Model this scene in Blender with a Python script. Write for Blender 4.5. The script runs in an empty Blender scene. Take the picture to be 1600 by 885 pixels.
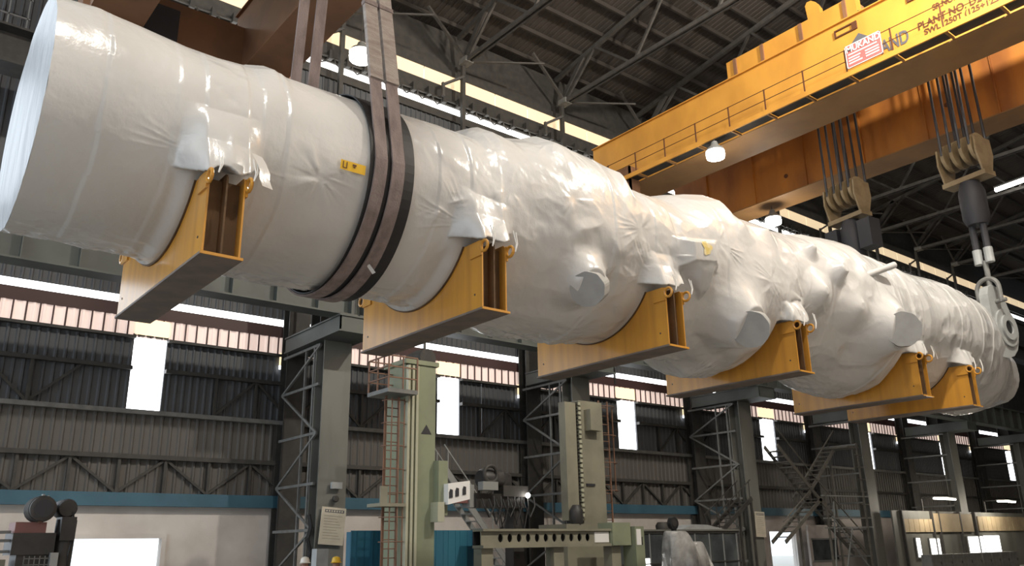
import bpy, math, random
import numpy as np
from mathutils import Vector, Matrix
random.seed(7)
rng = np.random.default_rng(7)
R = math.radians
S = bpy.context.scene
COL = S.collection

# ------------------------------------------------------------------ camera
EYE = Vector((0, 0, 1.9))
AZ, PITCH, ROLL, FPX = R(50.8), R(17.54), R(1.05), 1307.0
fw = Vector((math.cos(AZ)*math.cos(PITCH), math.sin(AZ)*math.cos(PITCH), math.sin(PITCH)))
r0 = Vector((math.sin(AZ), -math.cos(AZ), 0)); u0 = r0.cross(fw)
rt = r0*math.cos(ROLL) - u0*math.sin(ROLL); up = rt.cross(fw)
cd = bpy.data.cameras.new('camera'); cam = bpy.data.objects.new('camera', cd); COL.objects.link(cam)
cd.sensor_width = 36.0; cd.lens = FPX/1600*36.0; cd.clip_end = 500
m = Matrix((rt, up, -fw)).transposed().to_4x4(); m.translation = EYE
cam.matrix_world = m
S.camera = cam

# ------------------------------------------------------------------ world, exposure
S.view_settings.view_transform = 'Standard'; S.view_settings.look = 'None'
S.view_settings.gamma = 1.0; S.view_settings.use_curve_mapping = False
S.view_settings.exposure = 0.5
w = bpy.data.worlds.new('world'); S.world = w; w.use_nodes = True
bg = w.node_tree.nodes['Background']; bg.inputs[0].default_value = (0.82, 0.91, 1.0, 1); bg.inputs[1].default_value = 1.6
LAMP_W = 4600.0           # roof high-bay lamp
WIN_E = 3.6               # daylight through translucent strips

# ------------------------------------------------------------------ materials
def mat(name, c1, c2=None, rough=0.6, metal=0.0, scale=3.0, bump=0.0, bscale=20.0, stretch=(1, 1, 1), detail=4.0, lo=0.4, hi=0.65, spec=0.5):
    M = bpy.data.materials.new(name); M.use_nodes = True
    nt = M.node_tree; b = nt.nodes['Principled BSDF']
    b.inputs['Base Color'].default_value = (*c1, 1); b.inputs['Roughness'].default_value = rough
    b.inputs['Metallic'].default_value = metal; b.inputs['Specular IOR Level'].default_value = spec
    tc = nt.nodes.new('ShaderNodeTexCoord'); mp = nt.nodes.new('ShaderNodeMapping')
    mp.inputs['Scale'].default_value = stretch; nt.links.new(tc.outputs['Object'], mp.inputs[0])
    if c2:
        n = nt.nodes.new('ShaderNodeTexNoise'); n.inputs['Scale'].default_value = scale; n.inputs['Detail'].default_value = detail
        nt.links.new(mp.outputs[0], n.inputs['Vector'])
        r = nt.nodes.new('ShaderNodeValToRGB'); r.color_ramp.elements[0].position = lo; r.color_ramp.elements[1].position = hi
        r.color_ramp.elements[0].color = (*c1, 1); r.color_ramp.elements[1].color = (*c2, 1)
        nt.links.new(n.outputs['Fac'], r.inputs[0]); nt.links.new(r.outputs[0], b.inputs['Base Color'])
    if bump:
        n2 = nt.nodes.new('ShaderNodeTexNoise'); n2.inputs['Scale'].default_value = bscale; n2.inputs['Detail'].default_value = 5
        nt.links.new(mp.outputs[0], n2.inputs['Vector'])
        bp = nt.nodes.new('ShaderNodeBump'); bp.inputs['Strength'].default_value = bump; bp.inputs['Distance'].default_value = 0.05
        nt.links.new(n2.outputs['Fac'], bp.inputs['Height']); nt.links.new(bp.outputs[0], b.inputs['Normal'])
    return M
def emit(name, c, s):
    M = bpy.data.materials.new(name); M.use_nodes = True
    b = M.node_tree.nodes['Principled BSDF']; b.inputs['Base Color'].default_value = (*[min(1, x*0.8) for x in c], 1)
    b.inputs['Emission Color'].default_value = (*c, 1); b.inputs['Emission Strength'].default_value = s
    return M
M_ = {}
def film(name, c1, c2, rough=.27):
    M = bpy.data.materials.new(name); M.use_nodes = True; nt = M.node_tree; b = nt.nodes['Principled BSDF']; L = nt.links.new
    tc = nt.nodes.new('ShaderNodeTexCoord'); mp = nt.nodes.new('ShaderNodeMapping'); mp.inputs['Scale'].default_value = (1, 1, .8); L(tc.outputs['Object'], mp.inputs[0])
    wp = nt.nodes.new('ShaderNodeTexNoise'); wp.inputs['Scale'].default_value = .9; wp.inputs['Detail'].default_value = 2; L(mp.outputs[0], wp.inputs['Vector'])
    ad = nt.nodes.new('ShaderNodeVectorMath'); ad.operation = 'MULTIPLY_ADD'; ad.inputs[1].default_value = (.9, .9, .9); L(wp.outputs['Color'], ad.inputs[0]); L(mp.outputs[0], ad.inputs[2])
    cr = nt.nodes.new('ShaderNodeTexNoise'); cr.noise_type = 'RIDGED_MULTIFRACTAL'; cr.normalize = True
    cr.inputs['Scale'].default_value = 1.15; cr.inputs['Detail'].default_value = 3.5; cr.inputs['Roughness'].default_value = .55; L(ad.outputs[0], cr.inputs['Vector'])
    ms = nt.nodes.new('ShaderNodeTexNoise'); ms.inputs['Scale'].default_value = .55; ms.inputs['Detail'].default_value = 1; L(tc.outputs['Object'], ms.inputs['Vector'])
    mr = nt.nodes.new('ShaderNodeMapRange'); mr.inputs[1].default_value = .42; mr.inputs[2].default_value = .62; mr.inputs[3].default_value = .12; mr.inputs[4].default_value = 1.0; L(ms.outputs['Fac'], mr.inputs[0])
    sx = nt.nodes.new('ShaderNodeSeparateXYZ'); L(tc.outputs['Object'], sx.inputs[0])
    gx = nt.nodes.new('ShaderNodeMapRange'); gx.inputs[1].default_value = 5.0; gx.inputs[2].default_value = 12.0; gx.inputs[3].default_value = .35; gx.inputs[4].default_value = 1.0; L(sx.outputs[0], gx.inputs[0])
    mu = nt.nodes.new('ShaderNodeMath'); mu.operation = 'MULTIPLY'; L(mr.outputs[0], mu.inputs[0]); L(gx.outputs[0], mu.inputs[1])
    m2 = nt.nodes.new('ShaderNodeMath'); m2.operation = 'MULTIPLY'; L(cr.outputs['Fac'], m2.inputs[0]); L(mu.outputs[0], m2.inputs[1])
    fn = nt.nodes.new('ShaderNodeTexNoise'); fn.inputs['Scale'].default_value = 7; fn.inputs['Detail'].default_value = 4; L(mp.outputs[0], fn.inputs['Vector'])
    m3 = nt.nodes.new('ShaderNodeMath'); m3.operation = 'MULTIPLY_ADD'; m3.inputs[1].default_value = .06; L(fn.outputs['Fac'], m3.inputs[0]); L(m2.outputs[0], m3.inputs[2])
    bp = nt.nodes.new('ShaderNodeBump'); bp.inputs['Strength'].default_value = 1.0; bp.inputs['Distance'].default_value = .16; L(m3.outputs[0], bp.inputs['Height']); L(bp.outputs[0], b.inputs['Normal'])
    rp = nt.nodes.new('ShaderNodeValToRGB'); rp.color_ramp.elements[0].position = .4; rp.color_ramp.elements[1].position = .65; rp.color_ramp.elements[0].color = (*c1, 1); rp.color_ramp.elements[1].color = (*c2, 1)
    L(ms.outputs['Fac'], rp.inputs[0]); L(rp.outputs[0], b.inputs['Base Color'])
    b.inputs['Roughness'].default_value = rough; b.inputs['Specular IOR Level'].default_value = .6
    return M
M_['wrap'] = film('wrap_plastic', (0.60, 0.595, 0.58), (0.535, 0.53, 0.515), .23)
M_['wrap_end'] = mat('wrap_plastic_end', (0.46, 0.475, 0.49), (0.38, 0.395, 0.415), rough=0.35, scale=2.0, bump=0.8, bscale=2.2, stretch=(1, 3, .35))  # same film, tinted blue and toned down for the daylight on the end
M_['cover'] = mat('nozzle_cover_grey', (0.33, 0.33, 0.32), (0.29, 0.29, 0.28), rough=0.6)
M_['stain'] = mat('rust_stain', (0.62, 0.49, 0.16), (0.72, 0.64, 0.42), rough=0.4, scale=6)
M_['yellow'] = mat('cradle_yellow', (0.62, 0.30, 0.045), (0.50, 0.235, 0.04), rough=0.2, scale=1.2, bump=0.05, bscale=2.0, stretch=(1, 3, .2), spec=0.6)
M_['yellow_in'] = mat('cradle_primer', (0.12, 0.062, 0.022), (0.075, 0.042, 0.018), rough=0.75, scale=2)  # cradle yellow darkened to brown for the shade inside the cavities
M_['plate_grey'] = mat('base_plate_grey', (0.13, 0.105, 0.09), (0.18, 0.14, 0.11), rough=0.65, scale=2)
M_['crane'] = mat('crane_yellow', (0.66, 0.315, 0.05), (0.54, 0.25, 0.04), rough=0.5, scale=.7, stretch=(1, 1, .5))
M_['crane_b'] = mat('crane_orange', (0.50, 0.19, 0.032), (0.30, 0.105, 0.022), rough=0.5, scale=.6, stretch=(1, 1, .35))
M_['crane_under'] = mat('crane_underside', (0.31, 0.165, 0.06), (0.25, 0.13, 0.05), rough=0.6, scale=.8)  # crane yellow browned for the shade on its undersides
M_['brown'] = mat('crane_brown', (0.24, 0.115, 0.055), (0.17, 0.085, 0.045), rough=0.6, scale=.6)
M_['ink'] = mat('paint_black', (0.03, 0.03, 0.035), rough=0.6)
M_['inkb'] = mat('paint_brown', (0.10, 0.035, 0.012), rough=0.6)
M_['inkg'] = mat('paint_grey', (0.11, 0.11, 0.12), rough=0.6)
M_['signred'] = mat('sign_red', (0.55, 0.16, 0.15), (0.46, 0.14, 0.13), rough=0.5, scale=2)
M_['white'] = mat('paint_white', (0.80, 0.79, 0.76), rough=0.5)
M_['sling'] = mat('sling_webbing', (0.27, 0.215, 0.20), (0.18, 0.14, 0.13), rough=0.85, scale=5, bump=0.4, bscale=60, stretch=(1, 1, .3))
M_['sling_up'] = mat('sling_sleeve', (0.40, 0.35, 0.31), (0.29, 0.24, 0.21), rough=0.85, scale=4, bump=0.5, bscale=25, stretch=(.6, .6, 2))
M_['rubber'] = mat('rubber_black', (0.012, 0.012, 0.013), rough=0.55)
M_['steel'] = mat('column_steel', (0.17, 0.17, 0.15), (0.125, 0.125, 0.11), rough=0.6, scale=1, stretch=(1, 1, .3))
M_['steel_l'] = mat('lacing_steel', (0.19, 0.19, 0.18), (0.14, 0.14, 0.13), rough=0.55)
M_['girder'] = mat('girder_green_grey', (0.085, 0.095, 0.085), (0.06, 0.066, 0.06), rough=0.55, scale=.8)
M_['dark'] = mat('dark_steel', (0.035, 0.033, 0.030), (0.05, 0.046, 0.04), rough=0.65)
M_['darkred'] = mat('dark_red_rail', (0.06, 0.028, 0.026), rough=0.6)
M_['clad'] = mat('cladding_grey', (0.102, 0.094, 0.085), (0.08, 0.074, 0.067), rough=0.6, scale=.35, stretch=(1, 1, .5))
M_['clad_d'] = mat('cladding_dark', (0.075, 0.08, 0.087), (0.062, 0.064, 0.068), rough=0.6, scale=.4)
M_['blue'] = mat('blue_channel', (0.045, 0.12, 0.17), (0.035, 0.095, 0.135), rough=0.5, scale=.8)
M_['bluebox'] = mat('blue_sheet', (0.02, 0.11, 0.18), (0.03, 0.15, 0.22), rough=0.45, scale=.8, stretch=(1, 1, .3))
M_['block'] = mat('whitewashed_wall', (0.60, 0.56, 0.52), (0.46, 0.41, 0.375), rough=0.8, scale=.5, bump=.1)
M_['roof'] = mat('roof_sheet', (0.066, 0.056, 0.048), (0.048, 0.041, 0.036), rough=0.65, scale=.25)
M_['purlin'] = mat('purlin_steel', (0.040, 0.034, 0.029), rough=0.65)
M_['truss'] = mat('truss_steel', (0.078, 0.072, 0.065), (0.055, 0.052, 0.047), rough=0.6)
M_['win'] = emit('daylight_pane', (0.93, 0.96, 1.0), WIN_E)
M_['strip_w'] = emit('clerestory_white', (1.0, 0.99, 0.96), 3.0)
M_['strip_y'] = emit('clerestory_yellow', (1.0, 0.78, 0.50), 0.47)
M_['strip_p'] = emit('translucent_pink', (1.0, 0.80, 0.72), 0.34)
M_['win_y'] = emit('translucent_cream', (1.0, 0.80, 0.50), 0.8)
M_['lamp'] = emit('lamp_glow', (1.0, 0.96, 0.88), 14.0)
M_['redlamp'] = emit('red_lamp', (1.0, 0.10, 0.10), 3.0)
M_['mgreen'] = mat('machine_green', (0.25, 0.275, 0.18), (0.20, 0.22, 0.15), rough=0.45, scale=.9)
M_['mgreen_l'] = mat('machine_rail', (0.48, 0.48, 0.36), rough=0.35, metal=.2)
M_['mcream'] = mat('machine_cream', (0.26, 0.245, 0.18), (0.20, 0.19, 0.145), rough=0.5, scale=.9)
M_['bellows'] = mat('bellows_dark', (0.10, 0.095, 0.07), rough=0.7)
M_['rust'] = mat('ladder_rust', (0.22, 0.12, 0.075), (0.16, 0.09, 0.06), rough=0.7)
M_['paper'] = mat('notice_paper', (0.55, 0.50, 0.40), (0.50, 0.45, 0.36), rough=0.6)
M_['floor'] = mat('concrete_floor', (0.24, 0.225, 0.205), (0.19, 0.18, 0.165), rough=0.55, scale=.4)
M_['outside'] = mat('outside_ground', (0.42, 0.40, 0.36), rough=0.9)
M_['alu'] = mat('galvanised', (0.34, 0.35, 0.34), rough=0.45, metal=.4)
M_['lug'] = mat('lug_grey', (0.36, 0.375, 0.37), (0.30, 0.31, 0.305), rough=0.45, scale=2)
M_['hookcream'] = mat('hook_block_cream', (0.27, 0.20, 0.11), (0.19, 0.135, 0.07), rough=0.55, scale=2)
M_['film'] = mat('plastic_film', (0.42, 0.41, 0.39), (0.25, 0.245, 0.235), rough=0.25, scale=2, bump=.6, bscale=4)
M_['tan'] = mat('plywood_tan', (0.42, 0.33, 0.20), (0.34, 0.26, 0.16), rough=0.7, scale=.7)
M_['glass'] = mat('glass_dark', (0.045, 0.052, 0.055), (0.10, 0.11, 0.115), rough=0.12, scale=.8)
M_['skin'] = mat('skin', (0.25, 0.13, 0.085), rough=0.6)
M_['cloth'] = mat('work_shirt', (0.05, 0.06, 0.09), rough=0.8)
M_['cloth2'] = mat('work_trousers', (0.04, 0.04, 0.045), rough=0.8)
M_['hat_y'] = mat('helmet_yellow', (0.75, 0.45, 0.02), rough=0.35)
M_['hat_w'] = mat('helmet_white', (0.75, 0.70, 0.62), rough=0.4)
M_['motor'] = mat('motor_dark', (0.022, 0.021, 0.02), (0.045, 0.04, 0.037), rough=0.5, scale=2)
M_['motor_r'] = mat('motor_red', (0.20, 0.085, 0.075), rough=0.55)
M_['scaf'] = mat('stair_steel', (0.14, 0.13, 0.11), (0.10, 0.095, 0.08), rough=0.6)

# ------------------------------------------------------------------ mesh helpers
class MB:
    def __init__(s): s.v = []; s.f = []
    def add(s, vs, fs):
        o = len(s.v); s.v += [tuple(x) for x in vs]; s.f += [tuple(i+o for i in f) for f in fs]; return s
    def box(s, x0, x1, y0, y1, z0, z1):
        return s.add([(x0,y0,z0),(x1,y0,z0),(x1,y1,z0),(x0,y1,z0),(x0,y0,z1),(x1,y0,z1),(x1,y1,z1),(x0,y1,z1)],
                     [(0,3,2,1),(4,5,6,7),(0,1,5,4),(1,2,6,5),(2,3,7,6),(3,0,4,7)])
    def bar(s, p, q, w, h=None, ref=(0, 0, 1)):
        h = h or w; p = Vector(p); q = Vector(q); d = (q-p).normalized(); ref = Vector(ref)
        if abs(d.dot(ref)) > .98: ref = Vector((1, 0, 0))
        a = d.cross(ref).normalized()*w/2; b = a.cross(d).normalized()*h/2
        vs = [p-a-b, p+a-b, p+a+b, p-a+b, q-a-b, q+a-b, q+a+b, q-a+b]
        return s.add(vs, [(0,1,2,3),(7,6,5,4),(0,4,5,1),(1,5,6,2),(2,6,7,3),(3,7,4,0)])
    def tube(s, p, q, r, n=10, r2=None):
        r2 = r if r2 is None else r2; p = Vector(p); q = Vector(q); d = (q-p).normalized()
        ref = Vector((0, 0, 1)) if abs(d.z) < .9 else Vector((1, 0, 0))
        a = d.cross(ref).normalized(); b = d.cross(a)
        vs = []
        for i in range(n):
            t = 2*math.pi*i/n; e = a*math.cos(t)+b*math.sin(t); vs += [p+e*r, q+e*r2]
        fs = [(2*i, 2*((i+1) % n), 2*((i+1) % n)+1, 2*i+1) for i in range(n)]
        fs += [tuple(2*i for i in reversed(range(n))), tuple(2*i+1 for i in range(n))]
        return s.add(vs, fs)
    def prism(s, poly, ax, a, b):
        # poly: 2d points in the plane normal to axis ax ('x': (y,z), 'y': (x,z), 'z': (x,y))
        def P(u, v, t): return {'x': (t, u, v), 'y': (u, t, v), 'z': (u, v, t)}[ax]
        n = len(poly); vs = [P(u, v, a) for u, v in poly]+[P(u, v, b) for u, v in poly]
        fs = [tuple(range(n)), tuple(reversed(range(n, 2*n)))]+[(i, i+n, (i+1) % n+n, (i+1) % n) for i in range(n)]
        return s.add(vs, fs)
    def lathe(s, prof, c=(0, 0, 0), ax='z', n=16):
        # prof: (r, h) pairs
        vs = []
        for r, h in prof:
            for i in range(n):
                t = 2*math.pi*i/n; u, v = r*math.cos(t), r*math.sin(t)
                p = {'z': (u, v, h), 'x': (h, u, v), 'y': (u, h, v)}[ax]; vs.append((p[0]+c[0], p[1]+c[1], p[2]+c[2]))
        k = len(prof); fs = [(j*n+i, j*n+(i+1) % n, (j+1)*n+(i+1) % n, (j+1)*n+i) for j in range(k-1) for i in range(n)]
        fs += [tuple(reversed(range(n))), tuple(range((k-1)*n, k*n))]
        return s.add(vs, fs)
    def torus(s, c, R1, r, ax='x', n=18, m=8, a0=0., a1=2*math.pi):
        full = abs(a1-a0-2*math.pi) < 1e-6; vs = []; k = n if full else n+1
        for i in range(k):
            t = a0+(a1-a0)*i/n
            for j in range(m):
                q = 2*math.pi*j/m; rr = R1+r*math.cos(q); u, v, h = rr*math.cos(t), rr*math.sin(t), r*math.sin(q)
                p = {'z': (u, v, h), 'x': (h, u, v), 'y': (u, h, v)}[ax]; vs.append((p[0]+c[0], p[1]+c[1], p[2]+c[2]))
        fs = [(i*m+j, i*m+(j+1) % m, ((i+1) % k)*m+(j+1) % m, ((i+1) % k)*m+j) for i in range(n) for j in range(m)]
        return s.add(vs, fs)
    def sweep(s, path, r, n=6):
        for p, q in zip(path[:-1], path[1:]): s.tube(p, q, r, n)
        return s
    def build(s, name, mt, parent=None, smooth=False, loc=None):
        me = bpy.data.meshes.new(name); me.from_pydata(s.v, [], s.f); me.update()
        me.materials.append(M_[mt] if isinstance(mt, str) else mt)
        bmfix(me)
        if smooth: smooth_mesh(me)
        return link(name, me, parent, loc)
import bmesh
def bmfix(me):
    b = bmesh.new(); b.from_mesh(me); bmesh.ops.recalc_face_normals(b, faces=b.faces); b.to_mesh(me); b.free()
def smooth_mesh(me):
    for p in me.polygons: p.use_smooth = True
    try: me.set_sharp_from_angle(angle=R(40))
    except Exception: pass
def link(name, me, parent=None, loc=None):
    o = bpy.data.objects.new(name, me); COL.objects.link(o)
    if parent: o.parent = parent
    if loc is not None: o.location = loc
    return o
def share(name, mb, mt):
    me = bpy.data.meshes.new(name); me.from_pydata(mb.v, [], mb.f); me.update(); me.materials.append(M_[mt]); bmfix(me); return me
def tag(o, label, cat=None, group=None, kind=None):
    o['label'] = label
    if cat: o['category'] = cat
    if group: o['group'] = group
    if kind: o['kind'] = kind
    return o
def empty(name, loc=(0, 0, 0), label=None, cat=None, group=None, kind=None):
    o = bpy.data.objects.new(name, None); COL.objects.link(o); o.location = loc; o.empty_display_size = .3
    if label: tag(o, label, cat, group, kind)
    return o
def copy_tree(o, parent=None):
    c = o.copy(); COL.objects.link(c); c.parent = parent
    for ch in o.children: copy_tree(ch, c)
    return c
def text(body, size, mt, parent, loc, rot, name='lettering', align='LEFT', ext=.004):
    cu = bpy.data.curves.new(name, 'FONT'); cu.body = body; cu.size = size; cu.extrude = ext; cu.align_x = align; cu.offset = size*.022
    cu.materials.append(M_[mt]); o = bpy.data.objects.new(name, cu); COL.objects.link(o)
    dg_ = bpy.context.evaluated_depsgraph_get(); dg_.update()
    me = bpy.data.meshes.new_from_object(o.evaluated_get(dg_)); bpy.data.objects.remove(o); bpy.data.curves.remove(cu)
    me.name = name
    if not me.materials: me.materials.append(M_[mt])
    o = link(name, me, parent, loc); o.rotation_euler = rot
    return o

# ================================================================== SETTING
# ---- floor and ground
tag(MB().box(-25, 115, -14, 32, -.3, 0).build('floor', 'floor'), 'grey concrete floor of the workshop hall', kind='structure')
tag(MB().box(-25, 115, 32.4, 80, -.4, -.02).build('ground', 'outside'), 'pale ground outside beyond the hall doors', kind='structure')

WY = 32.0
ORD = 'first second third fourth fifth sixth seventh eighth ninth tenth eleventh twelfth thirteenth fourteenth fifteenth sixteenth'.split()
tag(MB().box(-25, 115, -8.3, -8, 0, 29).build('wall_front', 'block'), 'whitewashed wall on the camera side of the hall', kind='structure')
tag(MB().box(112, 112.3, -8, 32, 0, 29).build('wall_end', 'clad'), 'dark far end wall of the hall', kind='structure')
WINX = [(8.1, 9.28), (21.5, 22.75), (33.35, 34.8), (46.4, 48.0), (58.7, 60.2), (71.0, 72.0), (83.8, 85.2)]
ROOMX0, ROOMX1 = 2.0, 110
# ---- lower blockwork wall with door openings
D1, D2 = (6.85, 9.8, 2.42), (46.1, 48.9, 2.55)
mb = MB()
mb.box(ROOMX0, D1[0], WY, WY+.25, 0, 3.55); mb.box(D1[0], D1[1], WY, WY+.25, D1[2], 3.55)
mb.box(D1[1], D2[0], WY, WY+.25, 0, 3.55); mb.box(D2[0], D2[1], WY, WY+.25, D2[2], 3.55); mb.box(D2[1], ROOMX1, WY, WY+.25, 0, 3.55)
tag(mb.build('wall_lower', 'block'), 'whitewashed masonry wall below the blue steel channel', kind='structure')
for i, d in enumerate((D1, D2)):
    mb = MB(); t = .16
    mb.box(d[0]-t, d[0], WY-.12, WY+.02, 0, d[2]+t); mb.box(d[1], d[1]+t, WY-.12, WY+.02, 0, d[2]+t); mb.box(d[0], d[1], WY-.12, WY+.02, d[2], d[2]+t)
    tag(mb.build('door_%d' % (i+1), 'block'), ['bright open doorway behind the dark motor heads', 'bright open doorway behind the steel stair tower'][i], kind='structure')

# ---- cladding wall, sheet by sheet
wall = empty('wall_back', (0, WY, 0)); tag(wall, 'dark corrugated steel cladding wall with girts and braces', kind='structure')
def ribbed(width, z0, z1, n, depth=.05):
    # trapezoid ribs, thin sheet facing -Y (origin at the sheet's lower left)
    mb = MB(); pts = []
    p = width/n
    for i in range(n):
        x = i*p; pts += [(x, 0), (x+p*.55, 0), (x+p*.68, -depth), (x+p*.87, -depth)]
    pts.append((width, 0))
    vs = [(x, y, z0) for x, y in pts]+[(x, y, z1) for x, y in pts]; k = len(pts)
    return mb.add(vs, [(i, i+1, i+1+k, i+k) for i in range(k-1)])
def sheet_mesh(name, width, z0, z1, n, mt):
    mb = ribbed(width, z0, z1, n); me = bpy.data.meshes.new(name); me.from_pydata(mb.v, [], mb.f); me.update(); me.materials.append(M_[mt]); return me
cache = {}
def sheet(name, x0, x1, z0, z1, mt, parent, y=0):
    key = (round(x1-x0, 2), z0, z1, mt)
    if key not in cache: cache[key] = sheet_mesh(name, key[0], z0, z1, max(2, round(key[0]/.29)), mt)
    return link(name, cache[key], parent, (x0, y, 0))
edges = [ROOMX0]+[e for wv in WINX for e in wv]+[ROOMX1]
for a, b in zip(edges[0::2], edges[1::2]):
    n = max(1, round((b-a)/1.3)); wd = (b-a)/n
    for i in range(n):
        x = a+i*wd
        sheet('cladding_sheet', x, x+wd, 6.85, 9.55, 'clad_d', wall)
edges = np.arange(ROOMX0, ROOMX1+.1, 1.3)
for x in edges[:-1]: sheet('cladding_sheet', float(x), float(x)+1.3, 3.9, 6.85, 'clad', wall)
# translucent ribbed band, gap, upper dark wall
bat = share('batten', MB().box(-.025, .025, -.03, .02, 9.55, 10.3), 'darkred')
for x in np.arange(2, 100, 1.25):
    sheet('translucent_sheet', float(x), float(x)+1.25, 9.55, 10.3, 'strip_p', wall, .05)
    for k in range(3): link('batten', bat, wall, (float(x)+k*.417, 0, 0))
MB().box(ROOMX0, ROOMX1, -.05, .25, 10.3, 10.76).build('eaves_rail', 'darkred', wall)
MB().box(ROOMX0, ROOMX1, .12, .2, 11.1, 23.2).build('upper_backing', 'dark', wall)
for x in np.arange(2, 60, 6.25):
    sheet('cladding_sheet', float(x), float(x)+6.25, 11.1, 23.2, 'clad_d', wall, .05)
for k, x in enumerate(np.arange(2, 100, 6.25)):
    MB().box(float(x)+.05, float(x)+6.2, 0.08, .12, 10.76, 11.08).build('daylight_gap_pane', 'win', wall)
    MB().bar((x, -.06, 10.4), (x, -.06, 11.3), .1).build('post', 'dark', wall)
# girts, posts and zigzag braces
for z, h, mt in ((6.78, .16, 'steel_l'), (5.2, .16, 'dark'), (8.35, .14, 'dark'), (9.5, .1, 'dark')):
    if z < 8: MB().box(ROOMX0, ROOMX1, -.28, -.06, z-h/2, z+h/2).build('girt', mt, wall)
    else:
        eg = [ROOMX0]+[e for wv in WINX for e in wv]+[ROOMX1]
        for a, b in zip(eg[0::2], eg[1::2]): MB().box(a, b, -.28, -.06, z-h/2, z+h/2).build('girt', mt, wall)
MB().box(ROOMX0, ROOMX1, -.34, -.02, 3.5, 3.95).build('blue_channel', 'blue', wall)
post1 = share('post', MB().box(-.05, .05, -.2, -.07, 3.95, 5.15), 'dark'); post2 = share('post', MB().box(-.05, .05, -.2, -.07, 6.85, 8.3), 'dark')
dg = [share('brace', MB().bar((0, -.12, 3.98), (1.5, -.12, 5.12), .09), 'dark'), share('brace', MB().bar((1.5, -.12, 3.98), (0, -.12, 5.12), .09), 'dark'),
      share('brace', MB().bar((0, -.12, 6.9), (1.5, -.12, 8.3), .09), 'dark'), share('brace', MB().bar((1.5, -.12, 6.9), (0, -.12, 8.3), .09), 'dark')]
for i in range(-2, 22):
    x = 6.48+i*1.58
    link('post', post1, wall, (x, 0, 0)); link('brace', dg[1] if i % 2 == 0 else dg[0], wall, (x+.04, 0, 0))
    if not any(a-1.4 < x+.8 < b+1.2 for a, b in WINX):
        link('post', post2, wall, (x, 0, 0)); link('brace', dg[3] if i % 2 == 0 else dg[2], wall, (x+.04, 0, 0))
# windows (translucent strips)
for i, (a, b) in enumerate(WINX):
    wn = empty('window_%d' % (i+1), (a, WY, 6.9)); tag(wn, 'tall narrow daylight strip in the cladding, %s along the wall' % (ORD[i]), kind='structure')
    W_ = b-a
    MB().box(0, W_, .06, .1, 0, 2.7).build('pane', 'win', wn)
    MB().box(0, W_, -.06, -.02, 2.75, 3.35).build('pane', 'win_y', wn)
    MB().box(-.04, W_+.04, .0, .06, 2.69, 2.77).build('window_bar', 'dark', wn)
    MB().box(-.06, 0, -.04, .1, -.05, 2.7).build('window_frame', 'clad_d', wn); MB().box(W_, W_+.06, -.04, .1, -.05, 2.7).build('window_frame', 'clad_d', wn)

# ---- clerestory at the top of the wall
cl = empty('wall_clerestory', (0, WY, 0)); tag(cl, 'dark upper wall with white and amber clerestory strips', kind='structure')
MB().box(ROOMX0, ROOMX1, -.1, .2, 23.0, 23.42).build('lower_rail', 'dark', cl)
MB().box(ROOMX0, ROOMX1, -.05, .2, 23.86, 24.9).build('mid_band', 'dark', cl)
MB().box(ROOMX0, ROOMX1, -.05, .2, 25.68, 28.2).build('fascia', 'dark', cl)
pw = share('white_pane', MB().box(.04, 3.43, .05, .1, 23.42, 23.86), 'strip_w'); py = share('amber_pane', MB().box(.02, 2.29, .02, .06, 24.9, 25.68), 'strip_y')
for i in range(32): link('white_pane', pw, cl, (2+i*3.475, 0, 0))
for i in range(46): link('amber_pane', py, cl, (2+i*2.317, 0, 0))
MB().tube((ROOMX0, -.25, 24.0), (ROOMX1, -.25, 24.0), .05, 6).build('cable_rail', 'dark', cl)
loop = share('cable_loop', MB().sweep([(.0, -.25, 24.0), (.1, -.25, 23.72), (.3, -.25, 23.58), (.5, -.25, 23.72), (.62, -.25, 24.0)], .035, 5), 'dark')
clamp = share('cable_clamp', MB().box(-.1, .1, -.4, -.12, 23.85, 24.3), 'dark')
for i in range(80):
    x = 8+i*.92
    if i % 5: link('cable_loop', loop, cl, (x, 0, 0))
    link('cable_clamp', clamp, cl, (x+.7, 0, random.uniform(-.1, .1)))
# upper posts with lamp arms
TX = [22.4+6.95*k for k in range(-1, 10)]
pst = share('upper_post', MB().box(-.1, .1, -.9, -.7, 20.5, 26.0), 'dark')
arm = share('post_arm', MB().bar((0, -.9, 25.3), (-1.1, -.6, 24.6), .12).bar((-1.1, -.6, 24.7), (-1.1, -.6, 23.9), .14), 'truss')
for x in TX: link('upper_post', pst, cl, (x, 0, 0)); link('post_arm', arm, cl, (x, 0, 0))

# ---- roof
EZ, RZ, EYv, RYv, NY = 28.2, 31.4, 32.3, 13.0, -6.0
roof = empty('ceiling', (0, 0, 0)); tag(roof, 'dark corrugated roof with steel purlins above the cranes', kind='structure')
def roofz(y): return EZ+(RZ-EZ)*(EYv-y)/(EYv-RYv) if y > RYv else RZ-(RZ-EZ)*(RYv-y)/(EYv-RYv)
def roof_panel(ya, yb, nrib):
    mb = MB(); pts = []; p = 6.95/nrib
    for i in range(nrib):
        x = i*p; pts += [(x, 0), (x+p*.6, 0), (x+p*.72, .035), (x+p*.88, .035)]
    pts.append((6.95, 0)); k = len(pts)
    return mb.add([(x, ya, roofz(ya)+h) for x, h in pts]+[(x, yb, roofz(yb)+h) for x, h in pts], [(i, i+1, i+1+k, i+k) for i in range(k-1)])
ys = [32.3, 27.5, 22.5, 17.8, 13.0, 7.0, .5, -8.3]
for ya, yb in zip(ys[:-1], ys[1:]):
    me = share('roof_sheet', roof_panel(ya, yb, 22), 'roof')
    for x in [22.4+6.95*k for k in range(-6, 13)]: link('roof_sheet', me, roof, (x, 0, 0))
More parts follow.
